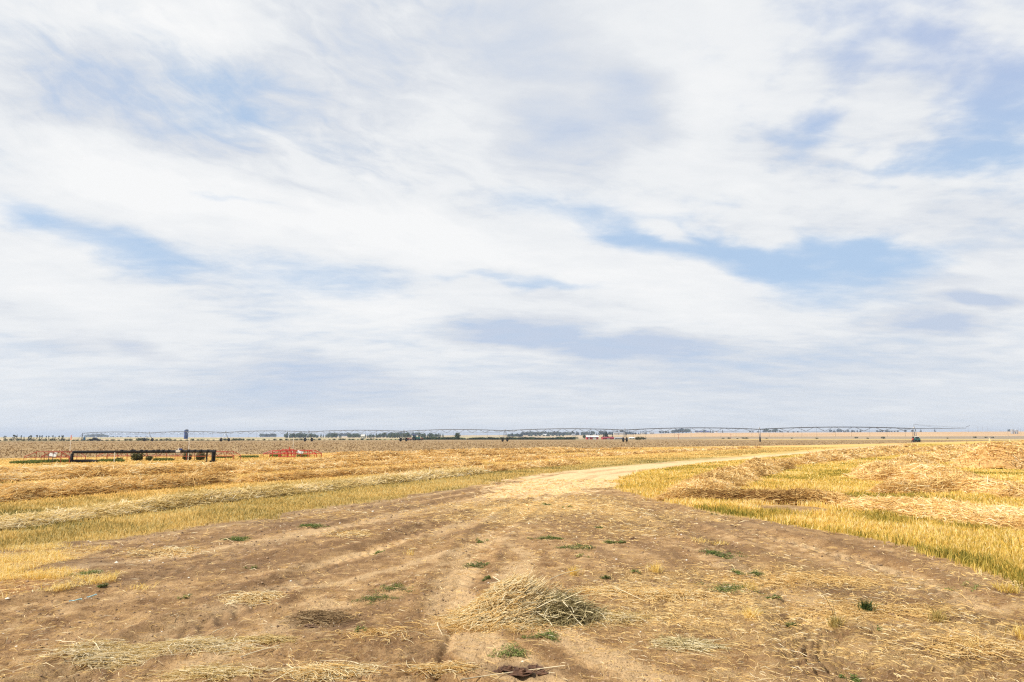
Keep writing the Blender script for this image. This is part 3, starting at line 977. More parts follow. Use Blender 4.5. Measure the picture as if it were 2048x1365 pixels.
for k, (pts, hh, lab) in enumerate(lrows):
    windrow(pts, .40 + .03 * k, hh * .5, lab, 4200, 30.0 + k, group=LG, tint0=.50 + .04 * (k % 3), length=(.2, .6))


# ------------------------------------------------------------------ stubble
def field_points(n, r0, r1, a0, a1, power=0.0):
    lr = rng.random(n)
    r = r0 * (r1 / r0) ** lr
    th = np.radians(rng.uniform(a0, a1, n))
    return r * np.sin(th), r * np.cos(th), r


def off_rows(x, y):
    keep = np.ones(len(x), bool)
    for line, w in WINDROWS:
        bx0, by0 = line.min(0) - w; bx1, by1 = line.max(0) + w
        c = np.where(keep & (x > bx0) & (x < bx1) & (y > by0) & (y < by1))[0]
        if len(c):
            d, _, _ = seg_dist(x[c], y[c], line)
            keep[c] = ~((d < w * .75) & (rng.random(len(c)) < .9))
    return keep


def stubble():
    x, y, r = field_points(620000, 5.0, 190, -2, 46)
    m = masks(x, y)
    dens = .35 + 1.0 * fbm(x, y, 1.6, 3, .6, 5.)
    keep = (m['sdr'] + rng.normal(0, .10, len(x)) > 0) & (m['bare'] < .5) & (rng.random(len(x)) < dens)
    x, y, r = x[keep], y[keep], r[keep]
    k = off_rows(x, y); x, y, r = x[k], y[k], r[k]
    z = base_h(x, y)
    n = len(x)
    sd_, _, _ = seg_dist(x, y, STUB_R[:10])
    hgt = (.045 + .135 * fbm(x, y, 2.2, 3, .6, 15.)) * rng.uniform(.6, 1.2, n) * (1 - .3 * (r > 25))
    w = np.maximum(.005, .00115 * r)
    green = np.exp(-(sd_ / .22) ** 2) * .35 * (r < 16) + sstep(.55, .68, fbm(x, y, .5, 3, .5, 25.)) * .35
    tint = np.clip(.58 + rng.normal(0, .23, n) + (fbm(x, y, .35, 3, .5, 35.) - .5) * .7 - green, 0, 1)
    v, q, t, a = blade_mesh(np.stack([x, y, z - .01], 1), hgt, w, .34, .3, tint)
    o = mesh_np('stubble', v, q, t, M_GOLD, attrs=dict(tint=a))
    tag(o, 'golden cut grain stubble right of the dirt track', 'stubble', kind='stuff')
    # left field, shorter and greener at the near strip
    x, y, r = field_points(620000, 8.0, 120, -54, 32)
    m = masks(x, y)
    dens = .3 + .95 * fbm(x, y, 1.6, 3, .6, 6.)
    keep = (m['sdl'] + rng.normal(0, .12, len(x)) > 0) & (m['road'] < .4) & (rng.random(len(x)) < dens)
    x, y, r = x[keep], y[keep], r[keep]
    k = off_rows(x, y); x, y, r = x[k], y[k], r[k]
    z = base_h(x, y); n = len(x)
    dl, _, _ = seg_dist(x, y, EDGE_L)
    hgt = (.03 + .09 * fbm(x, y, 2.0, 3, .6, 16.)) * rng.uniform(.6, 1.2, n)
    w = np.maximum(.005, .00105 * r)
    green = np.exp(-((dl - 3.6) / 1.5) ** 2) * .2 * (x < 0) + sstep(.5, .66, fbm(x, y, .45, 3, .5, 26.)) * .25
    tint = np.clip(.52 + rng.normal(0, .18, n) + (fbm(x, y, .3, 3, .5, 36.) - .5) * .6 - green + .12 * sstep(6, 9, dl), 0, 1)
    v, q, t, a = blade_mesh(np.stack([x, y, z - .01], 1), hgt, w, .36, .3, tint)
    o = mesh_np('stubble', v, q, t, M_OLIVE, attrs=dict(tint=a))
    tag(o, 'olive and tan cut stubble left of the dirt track', 'stubble', kind='stuff')
    # dry grass patches at the left edge of the soil
    x, y, r = field_points(200000, 5.0, 12, -46, -10)
    m = masks(x, y)
    keep = (m['patch'] > .5) & (m['brown'] < .5) & (m['sdl'] < .1)
    keep &= rng.random(len(x)) < sstep(.35, .6, fbm(x, y, 1.5, 3, .6, 46.))
    x, y, r = x[keep], y[keep], r[keep]
    n = len(x)
    v, q, t, a = blade_mesh(np.stack([x, y, base_h(x, y)], 1), rng.uniform(.03, .10, n), .0065 * np.ones(n), .9, .4, np.clip(.75 + rng.normal(0, .16, n), 0, 1))
    o = mesh_np('dry_grass', v, q, t, M_GOLD, attrs=dict(tint=a))
    tag(o, 'bleached low dry grass on the soil at the left edge', 'dry grass', kind='stuff')
    # dead stalks and clods of the worked field
    x, y, r = field_points(42000, 50, 420, -46, 46)
    m = masks(x, y)
    keep = (m['plow'] > .5) & (m['sdr'] < -.5)
    x, y, r = x[keep], y[keep], r[keep]
    n = len(x)
    v, q, t, a = blade_mesh(np.stack([x, y, base_h(x, y)], 1), rng.uniform(.08, .20, n) * np.clip(1.5 - r / 300, .4, 1), .0014 * r, .6, .3, np.clip(.35 + rng.normal(0, .2, n), 0, 1))
    o = mesh_np('dead_stalks', v, q, t, M_DEAD, attrs=dict(tint=a))
    tag(o, 'dead brown stalks over the wide worked field', 'dead stalks', kind='stuff')


stubble()


# ------------------------------------------------------------------ litter, crumbs and stones on the soil
def litter():
    x, y, r = field_points(150000, 3.6, 26, -44, 42)
    m = masks(x, y)
    p = m['litter'] ** 1.3 * .95 + .07 + m['road'] * .6
    keep = (rng.random(len(x)) < p) & (m['sdr'] < -.02) & (m['sdl'] < .05)
    x, y, r = x[keep], y[keep], r[keep]
    n = len(x)
    z = H(x, y) + .004 + rng.random(n) ** 3 * .02
    tint = np.clip(.55 + rng.normal(0, .25, n), 0, 1)
    L = rng.uniform(.02, .11, n) * (1 + 1.2 * (rng.random(n) < .04)) * np.clip(r / 8, 1, 1.6)
    p = flat_ribbons(np.stack([x, y, z], 1), rng.uniform(0, 6.28, n), L, np.maximum(.0028, .00065 * r), .12, .25, tint)
    o = from_parts('straw_litter', [p], M_STRAW)
    tag(o, 'loose chopped straw scattered over the bare soil', 'straw', kind='stuff')
    # crumbs
    x, y, r = field_points(62000, 3.5, 18, -42, 42)
    m = masks(x, y)
    keep = (rng.random(len(x)) < .25 + .6 * fbm(x, y, 1.2, 3, .6, 77.) * (fbm(x, y, .6, 2, .5, 78.) > .45)) & (m['sdr'] < -.02) & (m['sdl'] < 0)
    x, y, r = x[keep], y[keep], r[keep]
    n = len(x)
    z = H(x, y)
    s = (.0035 + .013 * rng.random(n) ** 5) * np.clip(r / 7, .7, 1.8)
    base = np.array([[1, 0, 0], [0, 1, 0], [-1, 0, 0], [0, -1, 0], [0, 0, .8], [.6, .6, .3]])
    jit = 1 + rng.uniform(-.35, .35, (n, 6, 3))
    v = base[None] * jit * s[:, None, None] + np.stack([x, y, z], 1)[:, None, :]
    b = np.arange(n)[:, None] * 6
    tr = np.array([0, 5, 4, 5, 1, 4, 0, 1, 5, 1, 2, 4, 2, 3, 4, 3, 0, 4])
    t = (b + tr[None]).reshape(-1, 3)
    a = np.repeat(np.clip(.36 + rng.normal(0, .2, n) + (rng.random(n) < .03) * .6, 0, 1), 6)
    o = mesh_np('soil_crumbs', v.reshape(-1, 3), None, t, M_CRUMB, attrs=dict(tint=a))
    tag(o, 'soil crumbs and small stones on the bare ground', 'soil crumbs', kind='stuff')


litter()


# ------------------------------------------------------------------ the heap of straw in the foreground
def heap():
    cx, cy = G(1040, 1232)
    root = empty('straw_heap', (cx, cy, h1(cx, cy)))
    tag(root, 'tangled heap of golden and grey green straw in the middle of the track', 'straw heap')

    def hh(x, y):
        g = .215 * np.exp(-(((x + .07) / .22) ** 2 + ((y - .08) / .20) ** 2)) + .15 * np.exp(-(((x - .36) / .23) ** 2 + ((y + .0) / .22) ** 2)) \
            + .07 * np.exp(-(((x + .30) / .25) ** 2 + ((y - .03) / .20) ** 2))
        return g

    def core(name, x0, x1, mat, parent):
        nx, ny = 36, 30
        X, Y = np.meshgrid(np.linspace(x0, x1, nx), np.linspace(-.5, .55, ny), indexing='ij')
        Z = hh(X, Y) * .80 - .012 + (fbm(X, Y, 16, 3, .6, 4.) - .5) * .05 * np.clip(hh(X, Y) / .06, 0, 1)
        idx = np.arange(nx * ny).reshape(nx, ny)
        q = np.stack([idx[:-1, :-1].ravel(), idx[1:, :-1].ravel(), idx[1:, 1:].ravel(), idx[:-1, 1:].ravel()], 1)
        keep = Z.ravel()[q].max(1) > .0
        return np.stack([X, Y, Z], 2).reshape(-1, 3), q[keep], None, np.full(nx * ny, .12)
    # golden side
    n = 3600
    x = rng.normal(-.15, .165, n).clip(-.6, .16); y = rng.normal(.01, .13, n)
    h = hh(x, y)
    z = h * rng.uniform(.7, 1.2, n) + .012
    ang = .2 + rng.normal(0, .5, n)
    rise = np.where(x < .05, .2, .3)
    pit = np.where(x < .0, .38, -.05)
    L = rng.uniform(.07, .32, n)
    parts = [core('c', -.62, .16, M_MOUND, root),
             ribbons(np.stack([x, y, z], 1), ang, L, rng.uniform(.003, .0068, n), rise, .36, 5, np.clip(.86 + rng.normal(0, .2, n), 0, 1), pitch=pit)]
    # stalks standing out to the upper right, over the crest
    n = 520
    x = rng.normal(.04, .09, n); y = rng.normal(.08, .10, n)
    z = hh(x, y) + rng.uniform(.0, .05, n)
    L = rng.uniform(.16, .36, n)
    an = .1 + rng.normal(0, .45, n)
    up = rng.uniform(.25, 1.0, n)
    v, q, t, a = ribbons(np.stack([x, y, z], 1), an, L, rng.uniform(.003, .0055, n), 0.0, .12, 5, np.clip(.92 + rng.normal(0, .15, n), 0, 1))
    vv = v.reshape(n, 15, 3)
    tt = np.repeat(np.linspace(-.5, .5, 5), 3)
    vv = vv + (L[:, None] * tt[None] * np.tan(up * .75)[:, None])[..., None] * np.array([0, 0, 1.0])
    parts.append((vv.reshape(-1, 3), q, t, a))
    # skirts of straw on the soil
    n = 420
    th = rng.uniform(0, 6.28, n)
    rr = rng.uniform(.6, 1.15, n)
    x = -.14 + np.cos(th) * .50 * rr; y = -.04 + np.sin(th) * .32 * rr
    parts.append(ribbons(np.stack([x, y, np.full(n, .012) + rng.random(n) * .02], 1), th + rng.normal(0, .6, n), rng.uniform(.05, .3, n), rng.uniform(.0025, .005, n), .06, .25, 4, np.clip(.62 + rng.normal(0, .2, n), 0, 1)))
    v, q, t, a = join(parts)
    nq0 = len(parts[0][1])
    mesh_np('golden_straw', v, q, t, [M_MOUND, M_STRAW], root, attrs=dict(tint=a), mat_index=np.concatenate([np.zeros(nq0), np.ones(len(q) - nq0)]))
    # grey green side
    n = 1700
    x = rng.normal(.37, .16, n); y = rng.normal(-.02, .13, n)
    z = hh(x, y) * rng.uniform(.5, 1.15, n) + .012
    p2 = [core('c', .12, .82, M_TANGLE, root)[:3] + (np.full(36 * 30, .02),),
          ribbons(np.stack([x, y, z], 1), rng.uniform(0, 6.28, n), rng.uniform(.08, .34, n), rng.uniform(.0025, .0055, n), .38, .5, 5, np.clip(.42 + rng.normal(0, .2, n), 0, 1))]
    n = 60
    x = rng.normal(.30, .14, n); y = rng.normal(-.06, .10, n); z = hh(x, y) + .035
    p2.append(ribbons(np.stack([x, y, z], 1), rng.uniform(0, 6.28, n), rng.uniform(.2, .4, n), rng.uniform(.006, .009, n), .25, .3, 6, np.clip(.9 + rng.normal(0, .1, n), 0, 1)))
    v, q, t, a = join(p2)
    o = mesh_np('grey_green_stems', v, q, t, M_TANGLE, root, attrs=dict(tint=a))
    o['label'] = 'grey green tangled stems on the right of the heap'


heap()


def straw_patch(px, py, wpx, depth, n, label, mat=M_STRAW, tint=.6, hgt=.03, length=(.06, .28), ang=None, seed=0, dark=False):
    cx, cy = G(px, py)
    d = math.hypot(cx, cy)
    rx = wpx / F * cy * .5
    root_z = h1(cx, cy)
    x = rng.normal(0, .42, n) * rx; y = rng.normal(0, .42, n) * depth
    lump = .35 + 1.3 * fbm(x + cx, y + cy, 5., 3, .6, seed)
    keep = rng.random(n) < lump
    x, y = x[keep], y[keep]; n = len(x)
    h = hgt * np.exp(-((x / rx) ** 2 + (y / depth) ** 2) * 1.6)
    z = H(x + cx, y + cy) - root_z + h * rng.random(n) * 1.4 + .004
    a = rng.uniform(0, 6.28, n) if ang is None else ang + rng.normal(0, .8, n)
    L = rng.uniform(length[0], length[1], n)
    p = ribbons(np.stack([x, y, z], 1), a, L, rng.uniform(.0026, .0056, n) * max(1, d / 7), .09, .3, 4, np.clip(tint + rng.normal(0, .2, n), 0, 1))
    o = from_parts('straw_wisp', [p], mat)
    o.location = (cx, cy, root_z)
    tag(o, label, 'straw', 'wisps of straw on the bare soil')
    if hgt < .0125:
        o['kind'] = 'stuff'
    return o


straw_patch(505, 1196, 120, .22, 620, 'small flat wisp of pale straw left of the heap, ringed by bare soil', M_STRAW, .8, seed=1)
straw_patch(640, 1238, 110, .24, 400, 'dark brown wisp of rotting straw with clods left of the heap', M_DEAD, .34, .03, seed=2)
straw_patch(330, 1300, 330, .17, 1300, 'long greenish yellow spread of straw in the left foreground', M_PALE, .80, .028, (.06, .34), .25, 3)
straw_patch(210, 1318, 190, .13, 700, 'pale straw clump at the lower left corner end of the long spread', M_PALE, .85, .03, (.06, .3), .3, 4)
straw_patch(530, 1284, 130, .10, 260, 'thin trail of straw at the right end of the long spread', M_PALE, .55, .015, (.05, .2), .2, 5)
straw_patch(425, 1352, 190, .12, 420, 'greenish straw wisp at the bottom edge left of centre', M_PALE, .7, .03, (.06, .3), .1, 6)
straw_patch(650, 1348, 170, .14, 900, 'bright pinkish straw wisp at the bottom edge', M_STRAW, .85, .03, (.06, .3), .2, 7)
straw_patch(1225, 1236, 170, .15, 420, 'wisp of long stalks right beside the heap', M_PALE, .7, .02, (.08, .4), .3, 8)
straw_patch(1200, 1183, 120, .22, 420, 'pale straw wisp behind the right side of the heap', M_STRAW, .75, .02, (.06, .35), -.3, 9)
straw_patch(1345, 1192, 190, .26, 900, 'orange tan straw wisp right of the heap beside green weeds', M_STRAW, .66, .035, (.05, .25), None, 10)
straw_patch(1375, 1290, 130, .16, 500, 'grey tan straw wisp in the lower middle right of the heap', M_TANGLE, .75, .025, (.06, .3), -.4, 11)
straw_patch(880, 1338, 150, .10, 380, 'straw wisp left of the dark hole at the bottom edge', M_STRAW, .7, .02, (.05, .25), .1, 12)
straw_patch(1000, 1252, 320, .12, 420, 'scattered straws fallen on the near side of the heap', M_STRAW, .68, .01, (.06, .3), .1, 13)
straw_patch(760, 1268, 200, .2, 160, 'few thin straws between the dark wisp and the rut', M_STRAW, .6, .008, (.05, .18), None, 14)
straw_patch(1620, 1160, 420, .5, 1300, 'wide thin scatter of orange straw on the soil right of centre', M_STRAW, .45, .012, (.04, .18), None, 15)
straw_patch(1760, 1225, 380, .45, 1100, 'thin scatter of tan straw round the dark green tuft', M_STRAW, .5, .012, (.04, .2), None, 16)
straw_patch(1960, 1300, 300, .3, 700, 'tan straw scatter at the lower right corner', M_STRAW, .55, .012, (.05, .24), None, 17)
straw_patch(700, 1068, 130, .5, 300, 'flat pale straw wisp on the wheel mark left of centre', M_STRAW, .7, .012, (.06, .22), None, 18)
straw_patch(330, 1105, 200, .5, 420, 'pale straw wisp beside the dark soil left of centre', M_STRAW, .75, .012, (.05, .2), None, 19)


def long_stalks():
    for (x0, y0, x1, y1, w, lab) in [
        (110, 1291, 150, 1301, .007, 'thick bent pale stalk at the left end of the long straw spread'),
        (480, 1320, 558, 1296, .009, 'straight thick stalk lying below the long straw spread'),
        (175, 1290, 208, 1313, .009, 'short thick pale stalk across the long straw spread'),
        (920, 1362, 1130, 1337, .008, 'long curved stalk beside the dark hole at the bottom edge'),
        (876, 1243, 884, 1268, .007, 'short white bent twig left of the heap'),
        (1100, 1196, 1165, 1172, .009, 'pale forked stalk sticking out of the heap'),
        (1140, 1256, 1225, 1232, .008, 'long pale stalk right of the heap'),
        (1215, 1175, 1290, 1205, .007, 'pale stalk lying behind the heap on the right'),
        (1560, 1300, 1640, 1318, .006, 'pale stalk lying on the tyre tread mark'),
        (730, 1338, 640, 1325, .007, 'stalk crossing the pinkish straw wisp'),
        (425, 1270, 450, 1262, .008, 'stalk sticking up from the long straw spread')]:
        ax, ay = G(x0, y0); bx, by = G(x1, y1)
        hz = .012
        if 'heap' in lab and 'sticking' in lab: hz = .17
        mx_, my_ = (ax + bx) / 2 + rnd.uniform(-.02, .02), (ay + by) / 2 + rnd.uniform(-.02, .02)
        mb = MB()
        pts = [(ax, ay, h1(ax, ay) + hz), ((ax + mx_) / 2, (ay + my_) / 2 + .008, h1(mx_, my_) + hz + .012), (mx_, my_, h1(mx_, my_) + hz + .016), (bx, by, h1(bx, by) + hz + .006)]
        mb.tube(pts, w / 2, 6, True, w / 3)
        o = mb.build('stalk', M_STALK, smooth=True)
        tag(o, lab, 'stalk', 'single stalks on the soil')


M_STALK = simple('bleached_stalk', (.80, .66, .42), .6, var=.25, scale=30)
long_stalks()


# ------------------------------------------------------------------ weeds and tufts
def weed(px, py, wpx, label, n=None, tint=.45, h=.028, depth=.5):
    """a low spreading weed: little oval leaves on creeping stems"""
    cx, cy = G(px, py)
    d = math.hypot(cx, cy)
    rx = wpx / F * cy * .5
    ry = rx * depth * 2
    rz = h1(cx, cy)
    n = n or int(520 * min(1.4, rx / .15))
    k = max(5, n // 40)
    tint = tint + rnd.uniform(-.02, .16)
    kx = rng.normal(0, .50, k) * rx; ky = rng.normal(0, .42, k) * ry
    i = rng.integers(0, k, n)
    x = kx[i] + rng.normal(0, .17, n) * rx; y = ky[i] + rng.normal(0, .13, n) * ry
    zz = np.abs(rng.normal(0, .5, n)) * h * (1 - .5 * np.clip((x / rx) ** 2, 0, 1))
    a = rng.uniform(0, 6.28, n)
    s = rng.uniform(.004, .010, n) * max(1, d / 7)
    tilt = rng.normal(0, .6, n)
    ax = np.stack([np.cos(a) * np.cos(tilt), np.sin(a) * np.cos(tilt), np.sin(tilt)], 1)
    bx = np.stack([-np.sin(a), np.cos(a), rng.normal(0, .4, n)], 1)
    c = np.stack([x, y, H(x + cx, y + cy) - rz + zz + .006], 1)
    v = np.stack([c - ax * s[:, None], c + bx * s[:, None] * .5, c + ax * s[:, None], c - bx * s[:, None] * .5], 1).reshape(-1, 3)
    q = (np.arange(n)[:, None] * 4 + np.arange(4)[None])
    root = empty('green_weed', (cx, cy, rz))
    tag(root, label, 'weed', 'low weeds on the bare soil')
    mesh_np('leaves', v, q, None, M_GREEN, root, attrs=dict(tint=np.repeat(np.clip(tint + rng.normal(0, .2, n), 0, 1), 4)))
    m = k * 3
    x = kx[np.arange(m) % k] * .6; y = ky[np.arange(m) % k] * .6
    p = ribbons(np.stack([x, y, H(x + cx, y + cy) - rz + .006], 1), np.arctan2(y, x) + rng.normal(0, .5, m), rng.uniform(.6, 1.2, m) * rx, .0028 * max(1, d / 8), .05, .3, 4, np.full(m, .3))
    from_parts('stems', [p], M_TANGLE, root)
    return root


def tuft(px, py, hpx, label, n=90, mat=M_GREEN, tint=.4, lean=.5, extra=None, w=.005, spread=.03):
    cx, cy = G(px, py)
    d = math.hypot(cx, cy)
    rz = h1(cx, cy)
    hh = hpx / F * cy
    pos = np.stack([rng.normal(0, spread, n), rng.normal(0, spread, n), np.full(n, -.004)], 1)
    parts = [blade_mesh(pos, hh * rng.uniform(.45, 1.1, n), np.full(n, w * max(1, d / 7)), lean, .5, np.clip(tint + rng.normal(0, .15, n), 0, 1))]
    o = from_parts('grass_tuft', parts, mat)
    if extra:
        b = MB()
        for (dx_, dz_) in extra:
            b.tube([(0, 0, 0), (dx_ * .3, .01, dz_ * .5), (dx_, .02, dz_)], .0022, 5, True, .001)
        s = b.build('seed_stem', M_OLIVE, o, smooth=True)
    o.location = (cx, cy, rz)
    tag(o, label, 'grass tuft', 'grass tufts on the bare soil')
    return o


for a in [
    (475, 1078, 52, 'green weed pair at the left below the stubble edge'), (622, 1053, 62, 'olive weed spread near the stubble edge, left of centre', None, .55),
    (745, 1101, 32, 'small dull green weed on the left wheel mark', 220, .7), (953, 1130, 54, 'flat blue green weed straight behind the heap', None, .35),
    (960, 1081, 32, 'small olive weed behind the flat blue green weed', 240, .6), (1097, 1080, 44, 'round green weed in the upper middle of the soil', None, .45),
    (1157, 1098, 64, 'wide green weed with tan grass right of the round weed', None, .42), (1215, 1087, 28, 'small green weed left one of the pair in the upper middle', 260, .45),
    (1243, 1088, 18, 'small green weed right one of the pair in the upper middle', 200, .45), (976, 1160, 20, 'green weed touching the back of the heap on its left', 240, .35),
    (787, 1180, 56, 'green weed left of the heap, farther one of two', None, .45), (752, 1196, 76, 'big green weed left of the heap, nearer one of two', None, .40),
    (1437, 1108, 74, 'dense bright green weed mat on the right', 1500, .42), (1211, 1155, 20, 'small dark green weed right of and behind the heap', 220, .35),
    (1272, 1148, 24, 'small pale green weed between two tan tufts', 180, .6), (1478, 1146, 34, 'blue green weed, left one below the dense mat', 320, .45),
    (1510, 1142, 46, 'blue green weed, right one below the dense mat', 420, .5), (1458, 1178, 92, 'long olive green weed beside the orange straw wisp', 1100, .45),
    (1548, 1194, 28, 'dark green weed right of the orange straw wisp', 350, .35), (1585, 1243, 26, 'small green weed under the yellow tuft', 180, .4),
    (1090, 1274, 64, 'green weed on the near side of the heap', 700, .42), (1022, 1312, 84, 'greyish weed above the dark hole at the bottom edge', 800, .68),
    (206, 1176, 22, 'small green weed at the tip of the yellow grass patch', 260, .35), (175, 1149, 60, 'faded green weed on the left grass patch', 420, .6),
    (375, 1198, 22, 'small olive weed in the middle of the left soil', 160, .72), (507, 1136, 22, 'olive weed speck in the middle of the left soil', 110, .7),
    (720, 1262, 30, 'dull weed left of the rut', 120, .6), (1760, 1262, 16, 'tiny green weed right of the tall bladed tuft', 120, .4),
    (1165, 1113, 24, 'tiny green weed under the wide green weed', 90, .6), (1700, 1355, 40, 'blue green weed cut by the bottom edge', 300, .5),
    (1090, 1010, 26, 'thin dull weed near the start of the pale track', 120, .6), (1140, 1015, 20, 'olive weed speck near the start of the pale track', 110, .6),
    (1195, 1056, 18, 'green weed speck on the upper right soil', 110, .5), (1430, 1030, 14, 'faint weed below the right stubble edge', 60, .6),
    (1930, 1172, 50, 'faded weed near the right stubble edge', 160, .8)]:
    weed(*a[:4], n=(a[4] if len(a) > 4 else None), tint=(a[5] if len(a) > 5 else .45))

tuft(1310, 1146, 22, 'yellow grass tuft behind the orange straw wisp', 80, M_GOLD, .65, .8)
tuft(1146, 1148, 22, 'yellow grass tuft right behind the heap', 70, M_GOLD, .62, .9)
tuft(1505, 1240, 26, 'bright yellow sprawling grass tuft right of the straw wisps', 110, M_GOLD, .75, 1.2)
tuft(1731, 1222, 28, 'dark green spiky grass tuft on the right', 150, M_GREEN, .12, .65, spread=.025)
tuft(1673, 1253, 26, 'olive grass tuft with tall thin stems', 90, M_OLIVE, .25, .6, [(-.07, .24), (-.01, .2), (-.09, .27)])
tuft(1876, 1246, 26, 'yellow green grass tuft near the right edge', 110, M_OLIVE, .3, .7, [(.05, .13), (-.06, .12)])
tuft(2013, 1182, 20, 'yellow grass tuft by the right stubble corner', 130, M_GOLD, .55, .8, spread=.05)
tuft(1398, 1086, 14, 'tan grass tuft left of two above the dense weed', 60, M_GOLD, .75, 1.0, spread=.06)
tuft(1436, 1085, 12, 'tan grass tuft right of two above the dense weed', 60, M_GOLD, .7, 1.0, spread=.06)
tuft(2040, 1275, 34, 'yellow grass tuft cut by the right edge', 60, M_GOLD, .7, .6)
tuft(1950, 1300, 30, 'sparse yellow green tuft in the lower right', 26, M_OLIVE, .6, .8)
tuft(820, 1110, 16, 'thin tan tuft on the soil left of centre', 26, M_GOLD, .7, .9)
tuft(1500, 1180, 26, 'thin tan tuft among the weeds right of centre', 40, M_GOLD, .6, .9)
tuft(280, 1182, 16, 'thin yellow tuft right of the yellow grass patch', 50, M_GOLD, .75, 1.0, spread=.06)


# ------------------------------------------------------------------ a dark lump, clods and a bit of twine
def clod(px, py, wpx, label, mat=M_SOIL, flat=.5):
    cx, cy = G(px, py)
    r = wpx / F * cy / 2
    n1_, n2_ = 14, 9
    vs = []
    for i in range(n2_):
        ph = math.pi / 2 * i / (n2_ - 1)
        for j in range(n1_):
            th = 2 * math.pi * j / n1_
            k = 1 + (rnd.random() - .5) * .5
            vs.append((r * k * math.cos(th) * math.cos(ph) * 1.0, r * k * .7 * math.sin(th) * math.cos(ph), r * flat * k * math.sin(ph) - .003))
    fs = [(i * n1_ + j, i * n1_ + (j + 1) % n1_, (i + 1) * n1_ + (j + 1) % n1_, (i + 1) * n1_ + j) for i in range(n2_ - 1) for j in range(n1_)]
    o = MB().add(vs, fs).build('soil_clod', mat)
    o.location = (cx, cy, h1(cx, cy))
    tag(o, label, 'clod', 'loose clods of earth')
    return o


clod(1267, 1080, 13, 'small black clod on the upper right soil')
clod(623, 1252, 26, 'brown clod under the dark straw wisp', simple('brown_clod', (.20, .12, .07), .95, var=.5, scale=25, bump=.8))
for k, (px, w) in enumerate([(1015, 34), (1040, 46), (1068, 38), (1000, 26), (1084, 24)]):
    clod(px, 1342 + 5 * math.sin(k * 2.1), w, ['dark wet clod left of the middle of the bottom hole', 'largest dark wet clod in the bottom hole', 'dark wet clod right in the bottom hole',
                                               'dark clod at the left tip of the bottom hole', 'dark clod at the right tip of the bottom hole'][k], flat=.35)
M_TWINE = simple('blue_twine', (.42, .68, .70), .6)
for (x0, y0, x1, y1, lab) in [(138, 1207, 163, 1204, 'pale blue twine scrap on the left soil, left piece'), (172, 1203, 192, 1199, 'pale blue twine scrap on the left soil, right piece')]:
    a = G(x0, y0); b = G(x1, y1)
    pts = [(a[0] + (b[0] - a[0]) * t, a[1] + (b[1] - a[1]) * t + .012 * math.sin(9 * t), h1(a[0] + (b[0] - a[0]) * t, a[1] + (b[1] - a[1]) * t) + .010) for t in np.linspace(0, 1, 9)]
    o = MB().tube(pts, .006, 6).build('twine_scrap', M_TWINE, smooth=True)
    tag(o, lab, 'twine', 'scraps of twine')


# ------------------------------------------------------------------ placing things by where they stand
def at(px, Y):
    """ground point seen in the column px at the distance Y"""
    x = (px - 1024) / F * Y / math.cos(PITCH) * 1.0
    x = ray(px, 878)[0] / ray(px, 878)[1] * Y
    return x, Y, float(base_h(np.array([x]), np.array([Y]))[0])


def mpx(Y):          # metres per photograph pixel
    return Y / F


M_GALV = simple('galvanised_steel', (.20, .21, .22), .45, .6, .2, 3)
M_RUST = simple('dull_pipe', (.10, .10, .105), .5, .4, .3, 2)
M_TYRE = simple('tyre_rubber', (.018, .018, .02), .9, var=.3)
M_RIM = simple('wheel_rim', (.30, .30, .28), .5, .5)
M_RED = simple('red_paint', (.52, .045, .022), .5, var=.3, scale=4)
M_RUSTRED = simple('rusty_red_paint', (.42, .10, .05), .75, var=.5, scale=6)
M_ORANGE = simple('orange_paint', (.85, .16, .02), .6)
M_WHITE = simple('white_paint', (.78, .78, .76), .6, var=.12)
M_BLACK = simple('black_pipe', (.009, .009, .011), .95, var=.4)
M_BLUE = simple('blue_enamel', (.012, .04, .25), .45, var=.25, scale=1)
M_TEAL = simple('teal_paint', (.03, .16, .13), .45)
M_GLASS = simple('dark_glass', (.05, .07, .09), .15, var=.1)
M_DKPAINT = simple('black_paint', (.012, .013, .016), .25, var=.2)
M_CHROME = simple('chrome', (.5, .5, .5), .2, .9)
M_ROOFW = simple('white_metal_roof', (.80, .81, .82), .4, .1, .1, .4)
M_BARN = simple('barn_red', (.50, .030, .035), .7, var=.2, scale=.6)
M_ROOFR = simple('dark_red_roof', (.26, .02, .03), .6, var=.2, scale=.5)
M_GREYW = simple('grey_boards', (.42, .42, .42), .8, var=.2, scale=.5)
M_GREYR = simple('grey_roof', (.30, .31, .33), .7, var=.2, scale=.5)
M_CREAM = simple('cream_siding', (.62, .60, .55), .7, var=.1, scale=.5)
M_DARKW = simple('window_pane', (.03, .035, .045), .2, var=.2)
M_BIN = simple('corrugated_bin', (.55, .57, .60), .35, .6, .15, .5)
M_WOOD = simple('weathered_wood', (.22, .17, .12), .9, var=.3, scale=2)


